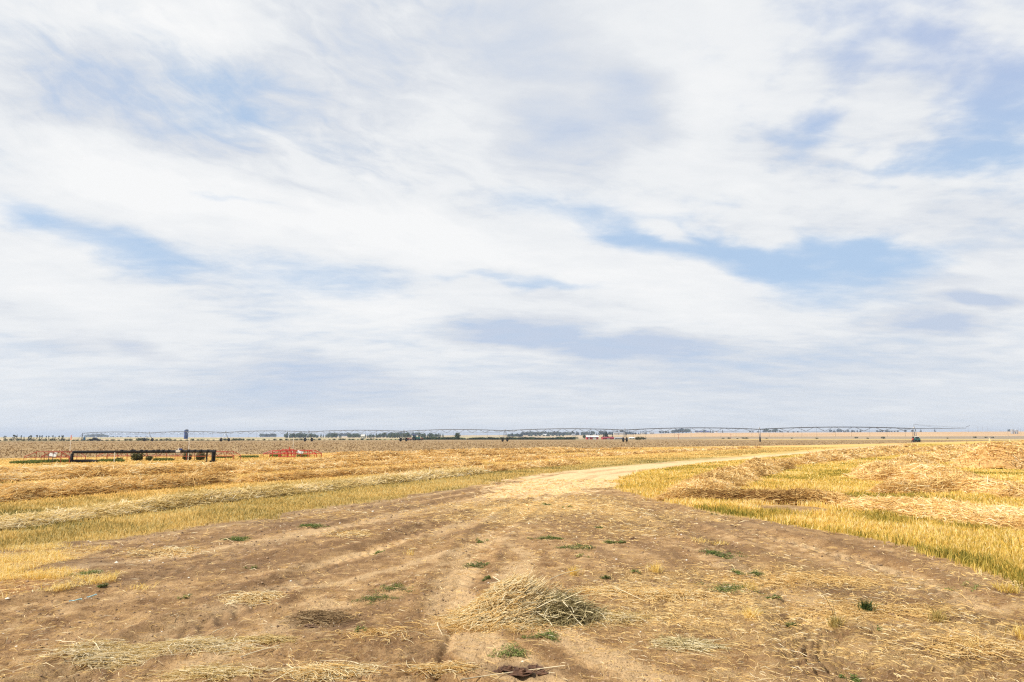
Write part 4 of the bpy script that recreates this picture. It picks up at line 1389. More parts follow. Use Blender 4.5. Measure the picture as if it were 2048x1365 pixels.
# ------------------------------------------------------------------ centre pivot irrigation rig
def pivot():
    stations = [(1830, 221), (1520, 235), (1250, 250), (1010, 271), (807, 290), (617, 309), (450, 330), (297, 355), (164, 378)]
    P = [np.array(at(px, Y)) for px, Y in stations]
    HP = 4.25
    root = empty('pivot_sprinkler', tuple(P[-1]))
    tag(root, 'long centre pivot irrigation rig with arched pipe spans on wheeled towers', 'irrigation rig')
    base = P[-1]

    def loc(p): return p - base

    def span(a, b, over=False):
        a = loc(a) + (0, 0, HP); b = loc(b) + (0, 0, HP)
        L = np.linalg.norm(b - a)
        d = (b - a) / L
        s = np.cross(d, (0, 0, 1.)); s /= np.linalg.norm(s)
        arch = .62 if not over else 0
        nb = 8
        def pt(t, dz=0.0, ds=0.0): return a + (b - a) * t + np.array((0, 0, arch * 4 * t * (1 - t) + dz)) + s * ds
        pipe = MB().tube([pt(t) for t in np.linspace(0, 1, 17)], .13, 8)
        o = pipe.build('pipe_span', M_RUST, root, smooth=True)
        tr = MB()
        dep = lambda t: -.15 - 1.25 * (4 * t * (1 - t)) ** .6
        for i in range(nb):
            t0, t1, tm = i / nb, (i + 1) / nb, (i + .5) / nb
            for sg in (-1, 1):
                w = sg * .75
                tr.tube([pt(t0 + .008), pt(tm, dep(tm), w)], .042, 4)
                tr.tube([pt(t1 - .008), pt(tm, dep(tm), w)], .042, 4)
                if i: tr.tube([pt(tm - 1 / nb, dep(tm - 1 / nb), w), pt(tm, dep(tm), w)], .026, 4)
            tr.tube([pt(tm, dep(tm), -.75), pt(tm, dep(tm), .75)], .028, 4)
        for sg in (-1, 1):
            tr.tube([pt(.01), pt(.5 / nb, dep(.5 / nb), sg * .75)], .016, 4)
            tr.tube([pt(.99), pt(1 - .5 / nb, dep(.5 / nb), sg * .75)], .016, 4)
        tr.build('truss', M_GALV, o)
        nh = 9
        for i in range(nh):
            t = (i + .5 + .25 * math.sin(i * 3.1)) / nh
            top = pt(t, .05)
            g = a[2] - HP
            zb = g + 1.9
            h = MB().tube([top, pt(t, .32, .10), pt(t, .15, .32), np.array((*(top + s * .34)[:2], zb + .2))], .019, 5)
            h.lathe(np.array((*(top + s * .34)[:2], zb - .1)), (0, 0, 1), [(.02, 0), (.07, .05), (.07, .12), (.03, .22), (.02, .3)], 8)
            h.build('drop_hose', M_TYRE, o)
        return o

    def tower(p, q, flip=1):
        """A frame on two wheels, set across the line of pipe"""
        p = loc(p)
        d = loc(q) - p; d[2] = 0; d /= np.linalg.norm(d)
        s = np.cross(d, (0, 0, 1.))
        up = np.array((0, 0, 1.))
        W = 2.25
        m = MB()
        top = p + up * (HP - .1)
        foot = [p + s * W * sg + up * .95 for sg in (-1, 1)]
        for sg, f in zip((-1, 1), foot):
            for e in (-1, 1):
                m.tube([top + d * .35 * e, f + d * .12 * e], .065, 5)
            m.tube([p + up * 2.6 + s * sg * (W * .5) - d * .3, p + up * 2.6 + s * sg * (W * .5) + d * .3], .03, 4)
        m.tube([foot[0], foot[1]], .085, 6)
        for e in (-1, 1):
            m.tube([foot[0] + d * e * .1 + up * .05, p + up * 2.6 + s * (W * .5)], .02, 4)
        m.tube([top - up * .1, top + up * .9], .04, 5)
        o = m.build('drive_tower', M_GALV, root)
        MB().box(tuple(p + up * (HP + .35) + s * .3), (.34, .26, .42)).build('control_box', M_WHITE, o)
        MB().box(tuple(p + up * .98), (.42, .42, .38)).build('gearbox', M_RUST, o)
        for sg in (-1, 1):
            c = p + s * W * sg * 1.0 + up * .80
            prof = [(.42, -.20), (.70, -.22), (.78, -.15), (.80, 0), (.78, .15), (.70, .22), (.42, .20)]
            w = MB().lathe(c, d, prof, 22)
            for k in range(22):            # lugs
                a_ = 2 * math.pi * k / 22
                r = s * math.cos(a_) + up * math.sin(a_)
                w.tube([c + r * .80 - d * .17 + np.cross(d, r) * .05, c + r * .80 + d * .17 - np.cross(d, r) * .05], .028, 4)
            ww = w.build('wheel', M_TYRE, o)
            MB().lathe(c, d, [(.05, -.23), (.10, -.22), (.40, -.12), (.43, 0), (.40, .12), (.10, .22), (.05, .23)], 16).build('rim', M_RIM, ww)
        return o

    for i in range(8):
        a, b = P[i], P[i + 1]
        span(a, b)
        tower(a, b)
    # overhang past the last tower, with end gun
    d = P[0] - P[1]; d /= np.linalg.norm(d)
    e = P[0] + d * 14.5
    a = loc(P[0]) + (0, 0, HP); b = loc(e) + (0, 0, HP + .10)
    o = MB().tube([a, a * .5 + b * .5 - np.array((0, 0, .1)), b], .085, 8, True, .05).build('overhang_pipe', M_RUST, root, smooth=True)
    MB().tube([a + (0, 0, 1.35), b * .55 + a * .45], .022, 4).tube([a + (0, 0, 1.35), b - (0, 0, 0)], .022, 4).tube([a, a + (0, 0, 1.4)], .04, 5).build('stay_cable', M_GALV, o)
    MB().tube([b, b + (0, 0, .35), b + (d * 1.1) + (0, 0, .8)], .07, 6, True, .045).build('end_gun', M_RUST, o)
    # the fixed end
    p = np.zeros(3)
    m = MB()
    for sx, sy in ((-1, -1), (1, -1), (1, 1), (-1, 1)):
        m.tube([(sx * 1.6, sy * 1.6, 0), (sx * .25, sy * .25, HP - .5)], .06, 5)
        m.tube([(sx * 1.1, sy * 1.1, 1.4), (-sy * 1.1, sx * 1.1, 1.4)], .035, 4)
    m.tube([(0, 0, 0), (0, 0, HP + .15)], .13, 8)
    f = m.build('pivot_tower', M_GALV, root)
    MB().box((1.1, .3, 1.35), (.9, .5, 1.5)).build('control_panel', simple('panel_blue', (.03, .18, .38), .5), f)
    return P


PIV = pivot()


# ------------------------------------------------------------------ vehicles
def wheel(parent, c, r, w, axis=(0, 1, 0), name='wheel'):
    o = MB().lathe(c, axis, [(r * .55, -w / 2), (r * .88, -w / 2), (r, -w * .3), (r, w * .3), (r * .88, w / 2), (r * .55, w / 2)], 24).build(name, M_TYRE, parent)
    MB().lathe(c, axis, [(r * .12, -w * .5), (r * .5, -w * .42), (r * .57, -w * .2), (r * .57, w * .2), (r * .5, w * .42), (r * .12, w * .5)], 16).build('rim', M_RIM, o)
    return o


def pickup():
    x, y, z = at(190, 372)
    r = empty('pickup_truck', (x, y, z), R(4))
    tag(r, 'black pickup truck parked at the far edge of the brown field beside the pivot centre', 'pickup truck')
    side = [(-2.8, .45), (-2.85, .95), (-2.78, 1.12), (-.75, 1.14), (-.72, 1.14), (.75, 1.16), (1.0, 1.14), (2.45, 1.02), (2.78, .86), (2.82, .45), (2.3, .38), (-2.2, .38)]
    MB().prism(side, -.98, .98).build('body', M_DKPAINT, r, bevel=.05)
    cab = [(-.95, 1.145), (-.78, 1.82), (-.6, 1.90), (.35, 1.90), (.5, 1.84), (1.25, 1.145)]
    c = MB().prism(cab, -.84, .84).build('cab', M_DKPAINT, r, bevel=.06)
    for s in (-1, 1):
        MB().prism([(-.68, 1.24), (-.6, 1.74), (-.05, 1.78), (-.05, 1.24)], .842 * s, .853 * s).build('window', M_GLASS, c)
        MB().prism([(.02, 1.24), (.02, 1.78), (.36, 1.76), (.95, 1.24)], .842 * s, .853 * s).build('window', M_GLASS, c)
        MB().box((1.05, s * 1.02, 1.25), (.1, .18, .16)).build('mirror', M_DKPAINT, r)
        MB().box((2.80, s * .72, .78), (.06, .34, .16)).build('headlight', M_WHITE, r)
        MB().box((-2.86, s * .86, .86), (.05, .16, .34)).build('tail_light', M_RED, r)
        for wx in (-1.85, 1.85):
            wheel(r, (wx, s * .86, .40), .40, .27)
    MB().box((2.86, 0, .5), (.12, 1.9, .2)).build('bumper', M_CHROME, r)
    MB().box((-2.9, 0, .5), (.12, 1.8, .2)).build('bumper', M_CHROME, r)


pickup()


def tractor(name, px, Y, rz, sc, body, label, canopy=False):
    x, y, z = at(px, Y)
    r = empty(name, (x, y, z), rz, sc)
    tag(r, label, 'tractor')
    MB().prism([(-.3, .85), (-.3, 1.6), (1.7, 1.55), (2.05, 1.4), (2.1, .8), (1.6, .6), (.1, .6)], -.42, .42).build('hood', body, r, bevel=.06)
    MB().box((-.6, 0, .85), (1.6, .7, .5)).build('rear_axle_housing', M_RUST, r)
    cab = MB()
    for sx, sy in ((-1.35, -.68), (-1.35, .68), (-.15, -.62), (-.15, .62)):
        cab.tube([(sx, sy, 1.25), (sx * .97, sy * .95, 2.55)], .06, 5)
    cab.box((-.75, 0, 1.25), (1.4, 1.45, .35))
    c = cab.build('cab_frame', body, r)
    MB().prism([(-1.32, 1.45), (-1.30, 2.52), (-.18, 2.52), (-.16, 1.45)], -.60, .60).build('glass', M_GLASS, c)
    MB().box((-.75, 0, 2.66), (1.75, 1.6, .2), taper=.9).build('roof', M_BLUE if canopy else M_WHITE, r, bevel=.05)
    MB().tube([(1.1, .3, 1.5), (1.1, .3, 2.35)], .05, 6).build('exhaust', M_BLACK, r)
    for s in (-1, 1):
        wheel(r, (-.75, s * .98, .88), .88, .48)
        wheel(r, (1.5, s * .86, .55), .55, .32)
        MB().prism([(-1.65, 1.2), (-1.45, 1.75), (-.75, 1.95), (-.05, 1.75), (.1, 1.45), (-.02, 1.42), (-.15, 1.66), (-.75, 1.84), (-1.38, 1.66), (-1.55, 1.2)], s * .72, s * 1.2).build('fender', body, r)
    return r


tractor('tractor', 1833, 214, R(75), .66, M_TEAL, 'small teal tractor parked at the last tower of the irrigation rig')
tractor('tractor', 832, 420, R(-12), 1.25, M_TEAL, 'green tractor with blue cab roof before the hedge in the far middle', True)


def harrow(px, Y, rz, label, w=3.6):
    """folded red disc gang on a frame with its own wheels"""
    x, y, z = at(px, Y)
    r = empty('disc_harrow', (x, y, z), rz)
    tag(r, label, 'disc harrow', 'red harrow wings beside the far green tractor')
    f = MB()
    for yy in (-.8, .8):
        f.box((0, yy, .95), (w, .16, .2))
    for xx in (-w / 2, 0, w / 2):
        f.box((xx, 0, .95), (.16, 1.9, .17))
    f.tube([(0, 0, 1.0), (w * .3, 0, 1.9), (w * .52, 0, 1.0)], .09, 6)
    f.tube([(0, 0, 1.0), (-w * .3, 0, 1.7), (-w * .5, 0, 1.0)], .09, 6)
    f.build('frame', M_RED, r)
    for yy in (-.8, .8):
        g = MB()
        n = 12
        for i in range(n):
            g.lathe((-w / 2 + w * (i + .5) / n, yy, .32), (1, .25, 0), [(.02, -.05), (.31, -.012), (.32, .012), (.02, .05)], 14)
        g.build('disc_gang', M_RUST, r)
    for s in (-1, 1):
        wheel(r, (s * w * .25, 0, .42), .42, .25)


harrow(819, 420, R(-10), 'red harrow wing left of the far green tractor', 3.0)
harrow(840, 421, R(8), 'wide red harrow wing right of the far green tractor', 3.8)
x, y, z = at(1826, 216)
r = empty('fuel_trailer', (x, y, z), R(60), .62)
tag(r, 'small red tank trailer behind the teal tractor under the rig', 'trailer')
MB().lathe((-1.1, 0, 1.35), (1, 0, 0), [(.1, 0), (.5, .08), (.58, .25), (.58, 1.95), (.5, 2.1), (.1, 2.2)], 18).build('tank', M_RED, r, smooth=True)
MB().box((0, 0, .72), (2.4, .9, .12)).box((-.7, 0, .85), (.15, .9, .3)).box((.7, 0, .85), (.15, .9, .3)).tube([(1.2, 0, .7), (2.1, 0, .55)], .05, 6).build('chassis', M_BLACK, r)
for s in (-1, 1):
    wheel(r, (0, s * .62, .42), .42, .24)


# ------------------------------------------------------------------ the red tubular frames and the black pipe in the left field
def red_frame(px0, px1, py, hgt, depth, mat, label, bays, slope_l=True, slope_r=True, name='tubular_frame'):
    Yg = G(600, py)[1]
    x0 = at(px0, Yg)[0]; x1 = at(px1, Yg)[0]
    W = x1 - x0
    r = empty(name, (x0, Yg, h1(x0, Yg)))
    tag(r, label, 'frame', 'low red tubular frames in the left field')
    t = .034 if mat is M_RED else .026
    rails = MB()
    sl = .75 if slope_l else 0
    sr = .55 if slope_r else 0
    for yy in (0, depth):
        rails.tube([(0, yy, 0), (0, yy, hgt * .55), (sl, yy, hgt), (W - sr, yy, hgt), (W, yy, hgt * .55), (W, yy, 0)], t, 6)
        rails.tube([(0, yy, hgt * .5), (W, yy, hgt * .5)], t * .8, 5)
    rails.build('side_rail', mat, r)
    for i in range(bays + 1):
        x = sl + (W - sl - sr) * i / bays
        MB().tube([(x, 0, -.02), (x, 0, hgt), (x, depth, hgt), (x, depth, -.02)], t * .9, 6).build('hoop', mat, r)
    for i in range(bays * 2 + 1):
        if i % 2:
            x = sl + (W - sl - sr) * i / (bays * 2)
            MB().tube([(x, 0, hgt * .5), (x + .22, depth * .5, hgt), (x + .1, depth, hgt * .5)], t * .7, 5).build('brace', mat, r)
    return r, Yg, x0, x1


FA, YA, xa0, xa1 = red_frame(52, 143, 926, .68, 1.6, M_RUSTRED, 'faded red tubular frame at the left end, before the black pipe starts', 3)
FB, YB, xb0, xb1 = red_frame(196, 470, 922, .62, 1.2, M_RUSTRED, 'long rusty red tubular frame standing behind the black pipe', 6)
FC, YC, xc0, xc1 = red_frame(528, 634, 915.5, .56, 1.5, M_RED, 'bright red tubular frame standing alone right of the black pipe', 5, True, True)


def black_pipe():
    Yg = G(300, 925.5)[1]
    x0 = at(147, Yg)[0]; x1 = at(433, Yg)[0]
    z = h1(x0, Yg)
    r = empty('black_pipe', (x0, Yg, z))
    tag(r, 'long thick black pipe on bent legs, with white fitting near its right end', 'pipe')
    W = x1 - x0
    h = .66
    MB().tube([(0, 0, .02), (0, 0, h - .12), (.04, 0, h - .03), (.14, 0, h), (W * .5, 0, h + .02), (W, 0, h + .05)], .095, 10).build('pipe', M_BLACK, r, smooth=True)
    MB().tube([(-.08, 0, .07), (W * .14, 0, .09), (W * .175, 0, .03)], .12, 10).build('foot_pipe', M_BLACK, r, smooth=True)
    m = MB()
    n = 15
    for i in range(n):              # clamps and lumps along the right half
        t = .36 + .62 * (i + rnd.uniform(-.4, .4)) / n
        m.lathe((W * t, 0, h + .02 + .04 * t), (1, 0, 0), [(.085, -.09), (.10 + .03 * rnd.random(), -.06), (.10 + .03 * rnd.random(), .06), (.085, .09)], 10)
    m.build('clamps', M_BLACK, r)
    e = MB().tube([(W - .12, 0, h), (W - .12, 0, .05)], .125, 10).box((W - .12, 0, .06), (.34, .3, .12)).tube([(W - .55, 0, h), (W - .55, 0, .02)], .05, 6)
    e.build('end_leg', M_BLACK, r)
    MB().box((W * .745, -.1, h + .06), (.26, .18, .15)).tube([(W * .745, -.1, h + .1), (W * .745, -.1, h + .26)], .03, 6).build('valve', M_WHITE, r)
    MB().box((W * .755, 0, h + .16), (.16, .14, .14)).build('valve_cap', M_BLUE, r)
    return r


black_pipe()


def marker(px, py_base, py_top, label, orange=True, mat=M_WHITE):
    Yg = G(600, py_base)[1]
    x = at(px, Yg)[0]
    h = (py_base - py_top) * mpx(Yg)
    z = h1(x, Yg)
    r = empty('marker_pole', (x, Yg, z))
    tag(r, label, 'marker pole', 'thin poles standing at the red frames')
    MB().tube([(0, 0, -.03), (0, 0, h * (.82 if orange else 1))], .022, 6).build('pole', mat, r)
    if orange:
        MB().tube([(0, 0, h * .82), (0, 0, h)], .030, 6, True, .022).build('flag_tip', M_ORANGE, r)


marker(142, 922, 872, 'white marker pole with orange tip at the left red frame')
marker(379, 922, 876, 'thin white pole rising behind the black pipe', False)
marker(587, 912, 876, 'thin whitish pole on the bright red frame', False)
marker(232, 926, 906, 'short white stake in front of the black pipe', False)


def sign_board(px, Yg, z0, w, h, label):
    x = at(px, Yg)[0]
    r = empty('sign_board', (x, Yg, h1(x, Yg)), R(8))
    tag(r, label, 'sign', 'white boards tied to the red frames')
    o = MB().box((0, -.03, z0 + h / 2), (w, .025, h)).build('board', M_WHITE, r)
    o.rotation_euler = (R(-28), R(9), 0)
    o.location = (0, -.10, .08)
    MB().tube([(-w * .3, 0, 0), (-w * .3, 0, z0 + h * .8)], .018, 5).build('post', M_GALV, r)
    MB().tube([(w * .3, 0, 0), (w * .3, 0, z0 + h * .8)], .018, 5).build('post', M_GALV, r)


sign_board(105, YA - .12, .34, .42, .30, 'blank white board tilted on the left red frame')
sign_board(600, YC - .12, .26, .46, .28, 'blank white board tilted on the bright red frame')
xg = at(579, YC)[0]
g = empty('round_guard', (xg, YC - .25, h1(xg, YC)))
tag(g, 'round bright red hoop guard at the middle of the bright red frame', 'guard')
for sx in (-.32, 0, .32):
    MB().tube([(sx - .28, 0, 0), (sx - .30, 0, .4), (sx - .12, 0, .66), (sx + .12, 0, .66), (sx + .30, 0, .4), (sx + .28, 0, 0)], .032, 6).build('hoop', M_RED, g)
MB().tube([(-.62, 0, .08), (.62, 0, .08)], .035, 6).tube([(-.6, 0, .38), (.6, 0, .38)], .028, 6).tube([(.1, 0, .62), (.14, 0, .85)], .035, 6).build('cross_bar', M_RED, g)


# ------------------------------------------------------------------ leafy crowns
def leaf_cloud(centres, radii, n, size, squash=.8, hollow=.55):
    """small leaf faces through the volume of some overlapping clumps"""
    c = np.array(centres, float); rr = np.array(radii, float)
    i = rng.choice(len(c), n, p=rr ** 2 / (rr ** 2).sum())
    v = rng.normal(0, 1, (n, 3)); v /= np.linalg.norm(v, axis=1, keepdims=True)
    rad = rr[i] * (hollow + (1 - hollow) * rng.random(n) ** .5) * (1 + rng.normal(0, .10, n))
    p = c[i] + v * rad[:, None] * np.array([1, 1, squash])
    a = rng.normal(0, 1, (n, 3)); a /= np.linalg.norm(a, axis=1, keepdims=True)
    b = np.cross(a, rng.normal(0, 1, (n, 3))); b /= np.linalg.norm(b, axis=1, keepdims=True)
    s = (size * rng.uniform(.5, 1.3, n))[:, None]
    vv = np.stack([p - a * s, p + b * s * .6, p + a * s, p - b * s * .6], 1).reshape(-1, 3)
    q = np.arange(n)[:, None] * 4 + np.arange(4)[None]
    tn = np.clip(.5 + rng.normal(0, .15, n) + rng.normal(0, .16, len(c))[i], 0, 1)
    return vv, q, None, np.repeat(tn, 4)


M_LEAF = straw_mat('foliage', [(0.0, (.035, .065, .025)), (.5, (.08, .13, .045)), (1.0, (.15, .20, .075))], .25, .6)
M_LEAFD = straw_mat('dark_foliage', [(0.0, (.012, .024, .010)), (.5, (.026, .046, .016)), (1.0, (.055, .078, .026))], .2, .6)
M_LEAFO = straw_mat('olive_foliage', [(0.0, (.035, .045, .016)), (.5, (.085, .095, .033)), (1.0, (.17, .16, .06))], .25, .6)
M_LEAFP = straw_mat('poplar_foliage', [(0.0, (.08, .11, .065)), (.5, (.17, .22, .12)), (1.0, (.27, .32, .18))], .3, .6)
M_BARK = simple('bark', (.13, .10, .075), .95, var=.3, scale=3)


def tree_mesh(kind, seed, h, n, leaf, mat):
    """a tree of the height h: tapered trunk with limbs, and its crown"""
    rs = np.random.default_rng(seed)
    tr = MB()
    if kind == 'poplar':
        hw, c0 = h * .16, .12
    elif kind == 'spruce':
        hw, c0 = h * .22, .05
    else:
        hw, c0 = h * .36, .20
    tr.tube([(0, 0, -.2), (h * .01, 0, h * .3), (-h * .01, h * .01, h * .6), (0, 0, h * .92)], h * .028, 7, True, h * .006)
    cen, rad = [], []
    k = 18
    for j in range(k):
        t = (j + .5) / k
        zc = h * (c0 + (1 - c0) * t)
        if kind == 'poplar': env = math.sin(math.pi * min(1, .12 + t * .92)) ** .6
        elif kind == 'spruce': env = (1 - t) ** .85 + .06
        else: env = math.sin(math.pi * (.16 + .80 * t)) ** .75
        m = 2 if kind != 'round' else 3
        for _ in range(m):
            a = rs.uniform(0, 6.28)
            q = hw * env * rs.uniform(.35, .95)
            c = (math.cos(a) * q, math.sin(a) * q, zc + rs.uniform(-.04, .04) * h)
            cen.append(c); rad.append(max(.04 * h, hw * env * rs.uniform(.28, .50)))
            if rs.random() < .35:
                tr.tube([(0, 0, zc * .72), (c[0] * .5, c[1] * .5, zc * .86), c], h * .009, 5, True, h * .003)
    return tr, leaf_cloud(cen, rad, n, leaf, .85, .35)


def make_tree(name, kind, seed, h, n, leaf, mat, label, group, x, y, z, cat='tree'):
    r = empty(name, (x, y, z))
    tag(r, label, cat, group)
    tr, cr = tree_mesh(kind, seed, h, n, leaf, mat)
    tr.build('trunk', M_BARK, r)
    from_parts('crown', [cr], mat, r)
    return r


def place_copy(src, x, y, z, sc, rz, label, group, sz=1.0):
    c = copy_tree(src)
    c.location = (x, y, z); c.rotation_euler = (0, 0, rz); c.scale = (sc, sc, sc * sz)
    c['label'] = label; c['group'] = group
    return c


x, y, z = at(915, 560)
make_tree('round_tree', 'round', 3, 6.2, 2600, .22, M_LEAF, 'lone round green tree standing above the dark hedge', None, x, y, z - .3)
protos = {}
for nm, kind, h, n, leaf, mat in [('leafy_tree', 'round', 10, 1500, .42, M_LEAF), ('leafy_tree', 'round', 10, 1400, .45, M_LEAFD),
                                 ('poplar_tree', 'poplar', 12, 1100, .40, M_LEAFP), ('spruce_tree', 'spruce', 10, 1000, .40, M_LEAFD)]:
    for s in range(2):
        protos.setdefault((kind, mat.name), []).append((nm, kind, h, n, leaf, mat, len(protos) * 5 + s))
made = {}


def put_tree(key, px, Y, hm, label, group, dz=0.0, wide=1.0):
    v = rnd.randrange(2)
    nm, kind, h, n, leaf, mat, seed = protos[key][v]
    x, y, z = at(px, Y)
    if (key, v) not in made:
        o = make_tree(nm, kind, seed + 40, h, n, leaf, mat, label, group, x, y, z + dz)
        made[(key, v)] = o
    else:
        o = place_copy(made[(key, v)], x, y, z + dz, 1, rnd.uniform(0, 6.28), label, group)
    o.scale = (hm / h * wide, hm / h * wide, hm / h)
    o.rotation_euler.z = rnd.uniform(0, 6.28)
    return o


RD, DK, PO, SP = ('round', 'foliage'), ('round', 'dark_foliage'), ('poplar', 'poplar_foliage'), ('spruce', 'dark_foliage')


def tree_row(px0, px1, Y, h0, h1_, step, keys, label, group, jitterY=30, wide=1.0, dz=-.4):
    px = px0
    while px < px1:
        put_tree(rnd.choice(keys), px + rnd.uniform(-.4, .4) * step, Y + rnd.uniform(-jitterY, jitterY), rnd.uniform(h0, h1_), label, group, dz, wide)
        px += step * rnd.uniform(.75, 1.25)


# nearer rows of poplars left of the middle
tree_row(572, 612, 1350, 8, 13, 3.4, [PO, RD], 'tree in the blue green row right behind the sixth rig tower', 'blue green trees left of the middle', 25, 1.25)
tree_row(612, 686, 1380, 7, 11, 3.8, [PO, PO, RD], 'tree in the long blue green row between two rig towers', 'blue green trees left of the middle', 25, 1.2)
tree_row(697, 723, 1320, 7, 10.5, 4.0, [PO, RD], 'tree in the short clump left of the pale house', 'blue green trees left of the middle', 20, 1.3)
tree_row(731, 800, 1290, 6.5, 10.5, 4.2, [PO, RD], 'tree in the row right of the pale house', 'blue green trees left of the middle', 25, 1.3)
tree_row(780, 826, 1140, 6.5, 10, 4.4, [RD, PO], 'tree behind the fifth rig tower', 'blue green trees left of the middle', 20, 1.2)
tree_row(838, 888, 1200, 7, 10.5, 4.6, [PO, RD], 'tree behind the far green tractor', 'blue green trees left of the middle', 20, 1.25)
# far blue lines
tree_row(172, 216, 3300, 10, 20, 4.0, [DK, RD], 'tree in the far blue clump right of the rig centre', 'far trees on the horizon', 80, 1.8, -1)
tree_row(222, 296, 3500, 4, 7, 7, [DK], 'tree in the thin far line left of the blue silo', 'far trees on the horizon', 80, 2.0, -1)
tree_row(522, 553, 2600, 9, 15, 3.6, [DK, RD], 'tree in the far blue clump right of the fifth span from the left', 'far trees on the horizon', 60, 1.7, -1)
tree_row(660, 700, 2600, 12, 17, 5, [DK], 'tree in the far blue line behind the blue green row', 'far trees on the horizon', 60, 1.6, -1)
tree_row(770, 840, 2300, 11, 15, 6, [DK, RD], 'tree far behind the fifth rig tower', 'far trees on the horizon', 60, 1.6, -1)
tree_row(1016, 1046, 1700, 6, 10, 4.2, [RD, DK], 'tree in the low clump behind the middle rig tower', 'far trees on the horizon', 60, 1.5, -1)
tree_row(1046, 1135, 2350, 11, 16, 4.4, [DK, RD], 'tree in the dark blue band on the hill right of the middle', 'far trees on the horizon', 70, 1.5, -1)
tree_row(1060, 1130, 1900, 5, 8, 6.5, [RD], 'tree in the pale gap below the dark blue band', 'far trees on the horizon', 60, 1.5, -1)
tree_row(1135, 1260, 2300, 9, 17, 4.6, [DK, RD, SP], 'tree in the uneven blue row above the red barn', 'far trees on the horizon', 90, 1.4, -1)
tree_row(1262, 1296, 2350, 8, 13, 5.0, [DK, SP], 'tree beside the far grey houses above the rig wheel', 'far trees on the horizon', 70, 1.5, -1)
tree_row(1322, 1345, 2700, 8, 12, 5.0, [DK], 'tree at the left end of the far clump on the wheat hill', 'far trees on the horizon', 50, 1.5, 0)
tree_row(1345, 1380, 2700, 12, 20, 4.2, [DK, RD], 'tree in the tall far clump on the wheat hill', 'far trees on the horizon', 50, 1.4, 0)
tree_row(1392, 1432, 2750, 8, 13, 4.6, [DK, SP], 'tree in the far row joined to the long roof on the hill', 'far trees on the horizon', 50, 1.4, 0)
tree_row(1500, 1522, 2800, 5, 7, 6, [DK], 'low tree in the thin far line left of the second rig tower', 'far trees on the horizon', 50, 2.0, 0)
tree_row(1526, 1562, 2800, 8, 20, 4.6, [DK, RD], 'tree in the far clump right beside the second rig tower', 'far trees on the horizon', 50, 1.5, 0)
tree_row(1563, 1600, 2900, 4, 6, 9, [DK], 'low bush like tree right of the second rig tower', 'far trees on the horizon', 50, 2.0, 0)
tree_row(1662, 1722, 2800, 8, 14, 4.8, [DK, SP], 'tree in the far clump under the first rig span', 'far trees on the horizon', 50, 1.5, 0)
tree_row(1755, 1800, 2800, 5, 10, 5.0, [DK], 'tree in the far row left of the last rig tower', 'far trees on the horizon', 50, 1.7, 0)
for px, h, lab in [(1446, 12, 'lone dark conical tree on the horizon left of the second rig tower'), (1812, 11, 'round far tree just left of the last rig tower'),
                   (1826, 10, 'far tree right behind the last rig tower'), (1843, 13, 'pointed far tree right of the last rig tower'), (1871, 14, 'lone pointed far tree under the overhanging pipe'),
                   (2020, 11, 'round far tree left of the grain bins'), (1116, 16, 'tall tree poking out of the dark blue band'), (1383, 8, 'small far tree right of the tall far clump')]:
    put_tree(SP if 'point' in lab or 'conical' in lab else DK, px, 2750, h, lab, None, 0, 1.3)
# nearer dark bushes
for px, Y, h, key, lab in [(1207, 690, 6, SP, 'dark tree behind the roof of the low red shed, left one'), (1213, 720, 7, DK, 'dark tree behind the roof of the low red shed, middle one'),
                           (1225, 700, 5.5, SP, 'dark tree behind the roof of the low red shed, right one'), (1169, 720, 5, RD, 'small tree left of the white roofed red barn')]:
    put_tree(key, px, Y, h, lab, None, -.2, 1.0)


def bush_proto(seed, mat, n=500, w=1.5, h=1.4, leaf=.14):
    rs = np.random.default_rng(seed)
    cen = [(rs.uniform(-w, w) * .6, rs.uniform(-w, w) * .5, h * rs.uniform(.25, .6)) for _ in range(9)]
    rad = [rs.uniform(.35, .6) * h for _ in range(9)]
    cr = leaf_cloud(cen, rad, n, leaf, .8, .3)
    cr = (np.maximum(cr[0], [-99, -99, -.05]),) + cr[1:]
    r = empty('bush', (0, 0, 0))
    r['category'] = 'bush'
    from_parts('foliage', [cr], mat, r)
    m = MB()
    for k in range(5):
        a = 6.28 * k / 5
        m.tube([(0, 0, -.05), (math.cos(a) * w * .3, math.sin(a) * w * .3, h * .5)], .03, 4, True, .012)
    m.build('stems', M_BARK, r)
    return r


HB = [bush_proto(5, M_LEAFD, 900, 2.4, 2.3, .22), bush_proto(6, M_LEAF, 900, 2.6, 2.3, .22)]
used_b = set()


def put_bush(protos_, px, Y, sc, label, group, sz=1.0, dz=0.0):
    k = rnd.randrange(len(protos_))
    x, y, z = at(px, Y)
    o = protos_[k]
    if o.name in used_b:
        o = copy_tree(o)
    used_b.add(o.name)
    o.location = (x, y, z + dz); o.rotation_euler = (0, 0, rnd.uniform(0, 6.28)); o.scale = (sc, sc, sc * sz)
    o['label'] = label
    if group: o['group'] = group
    return o


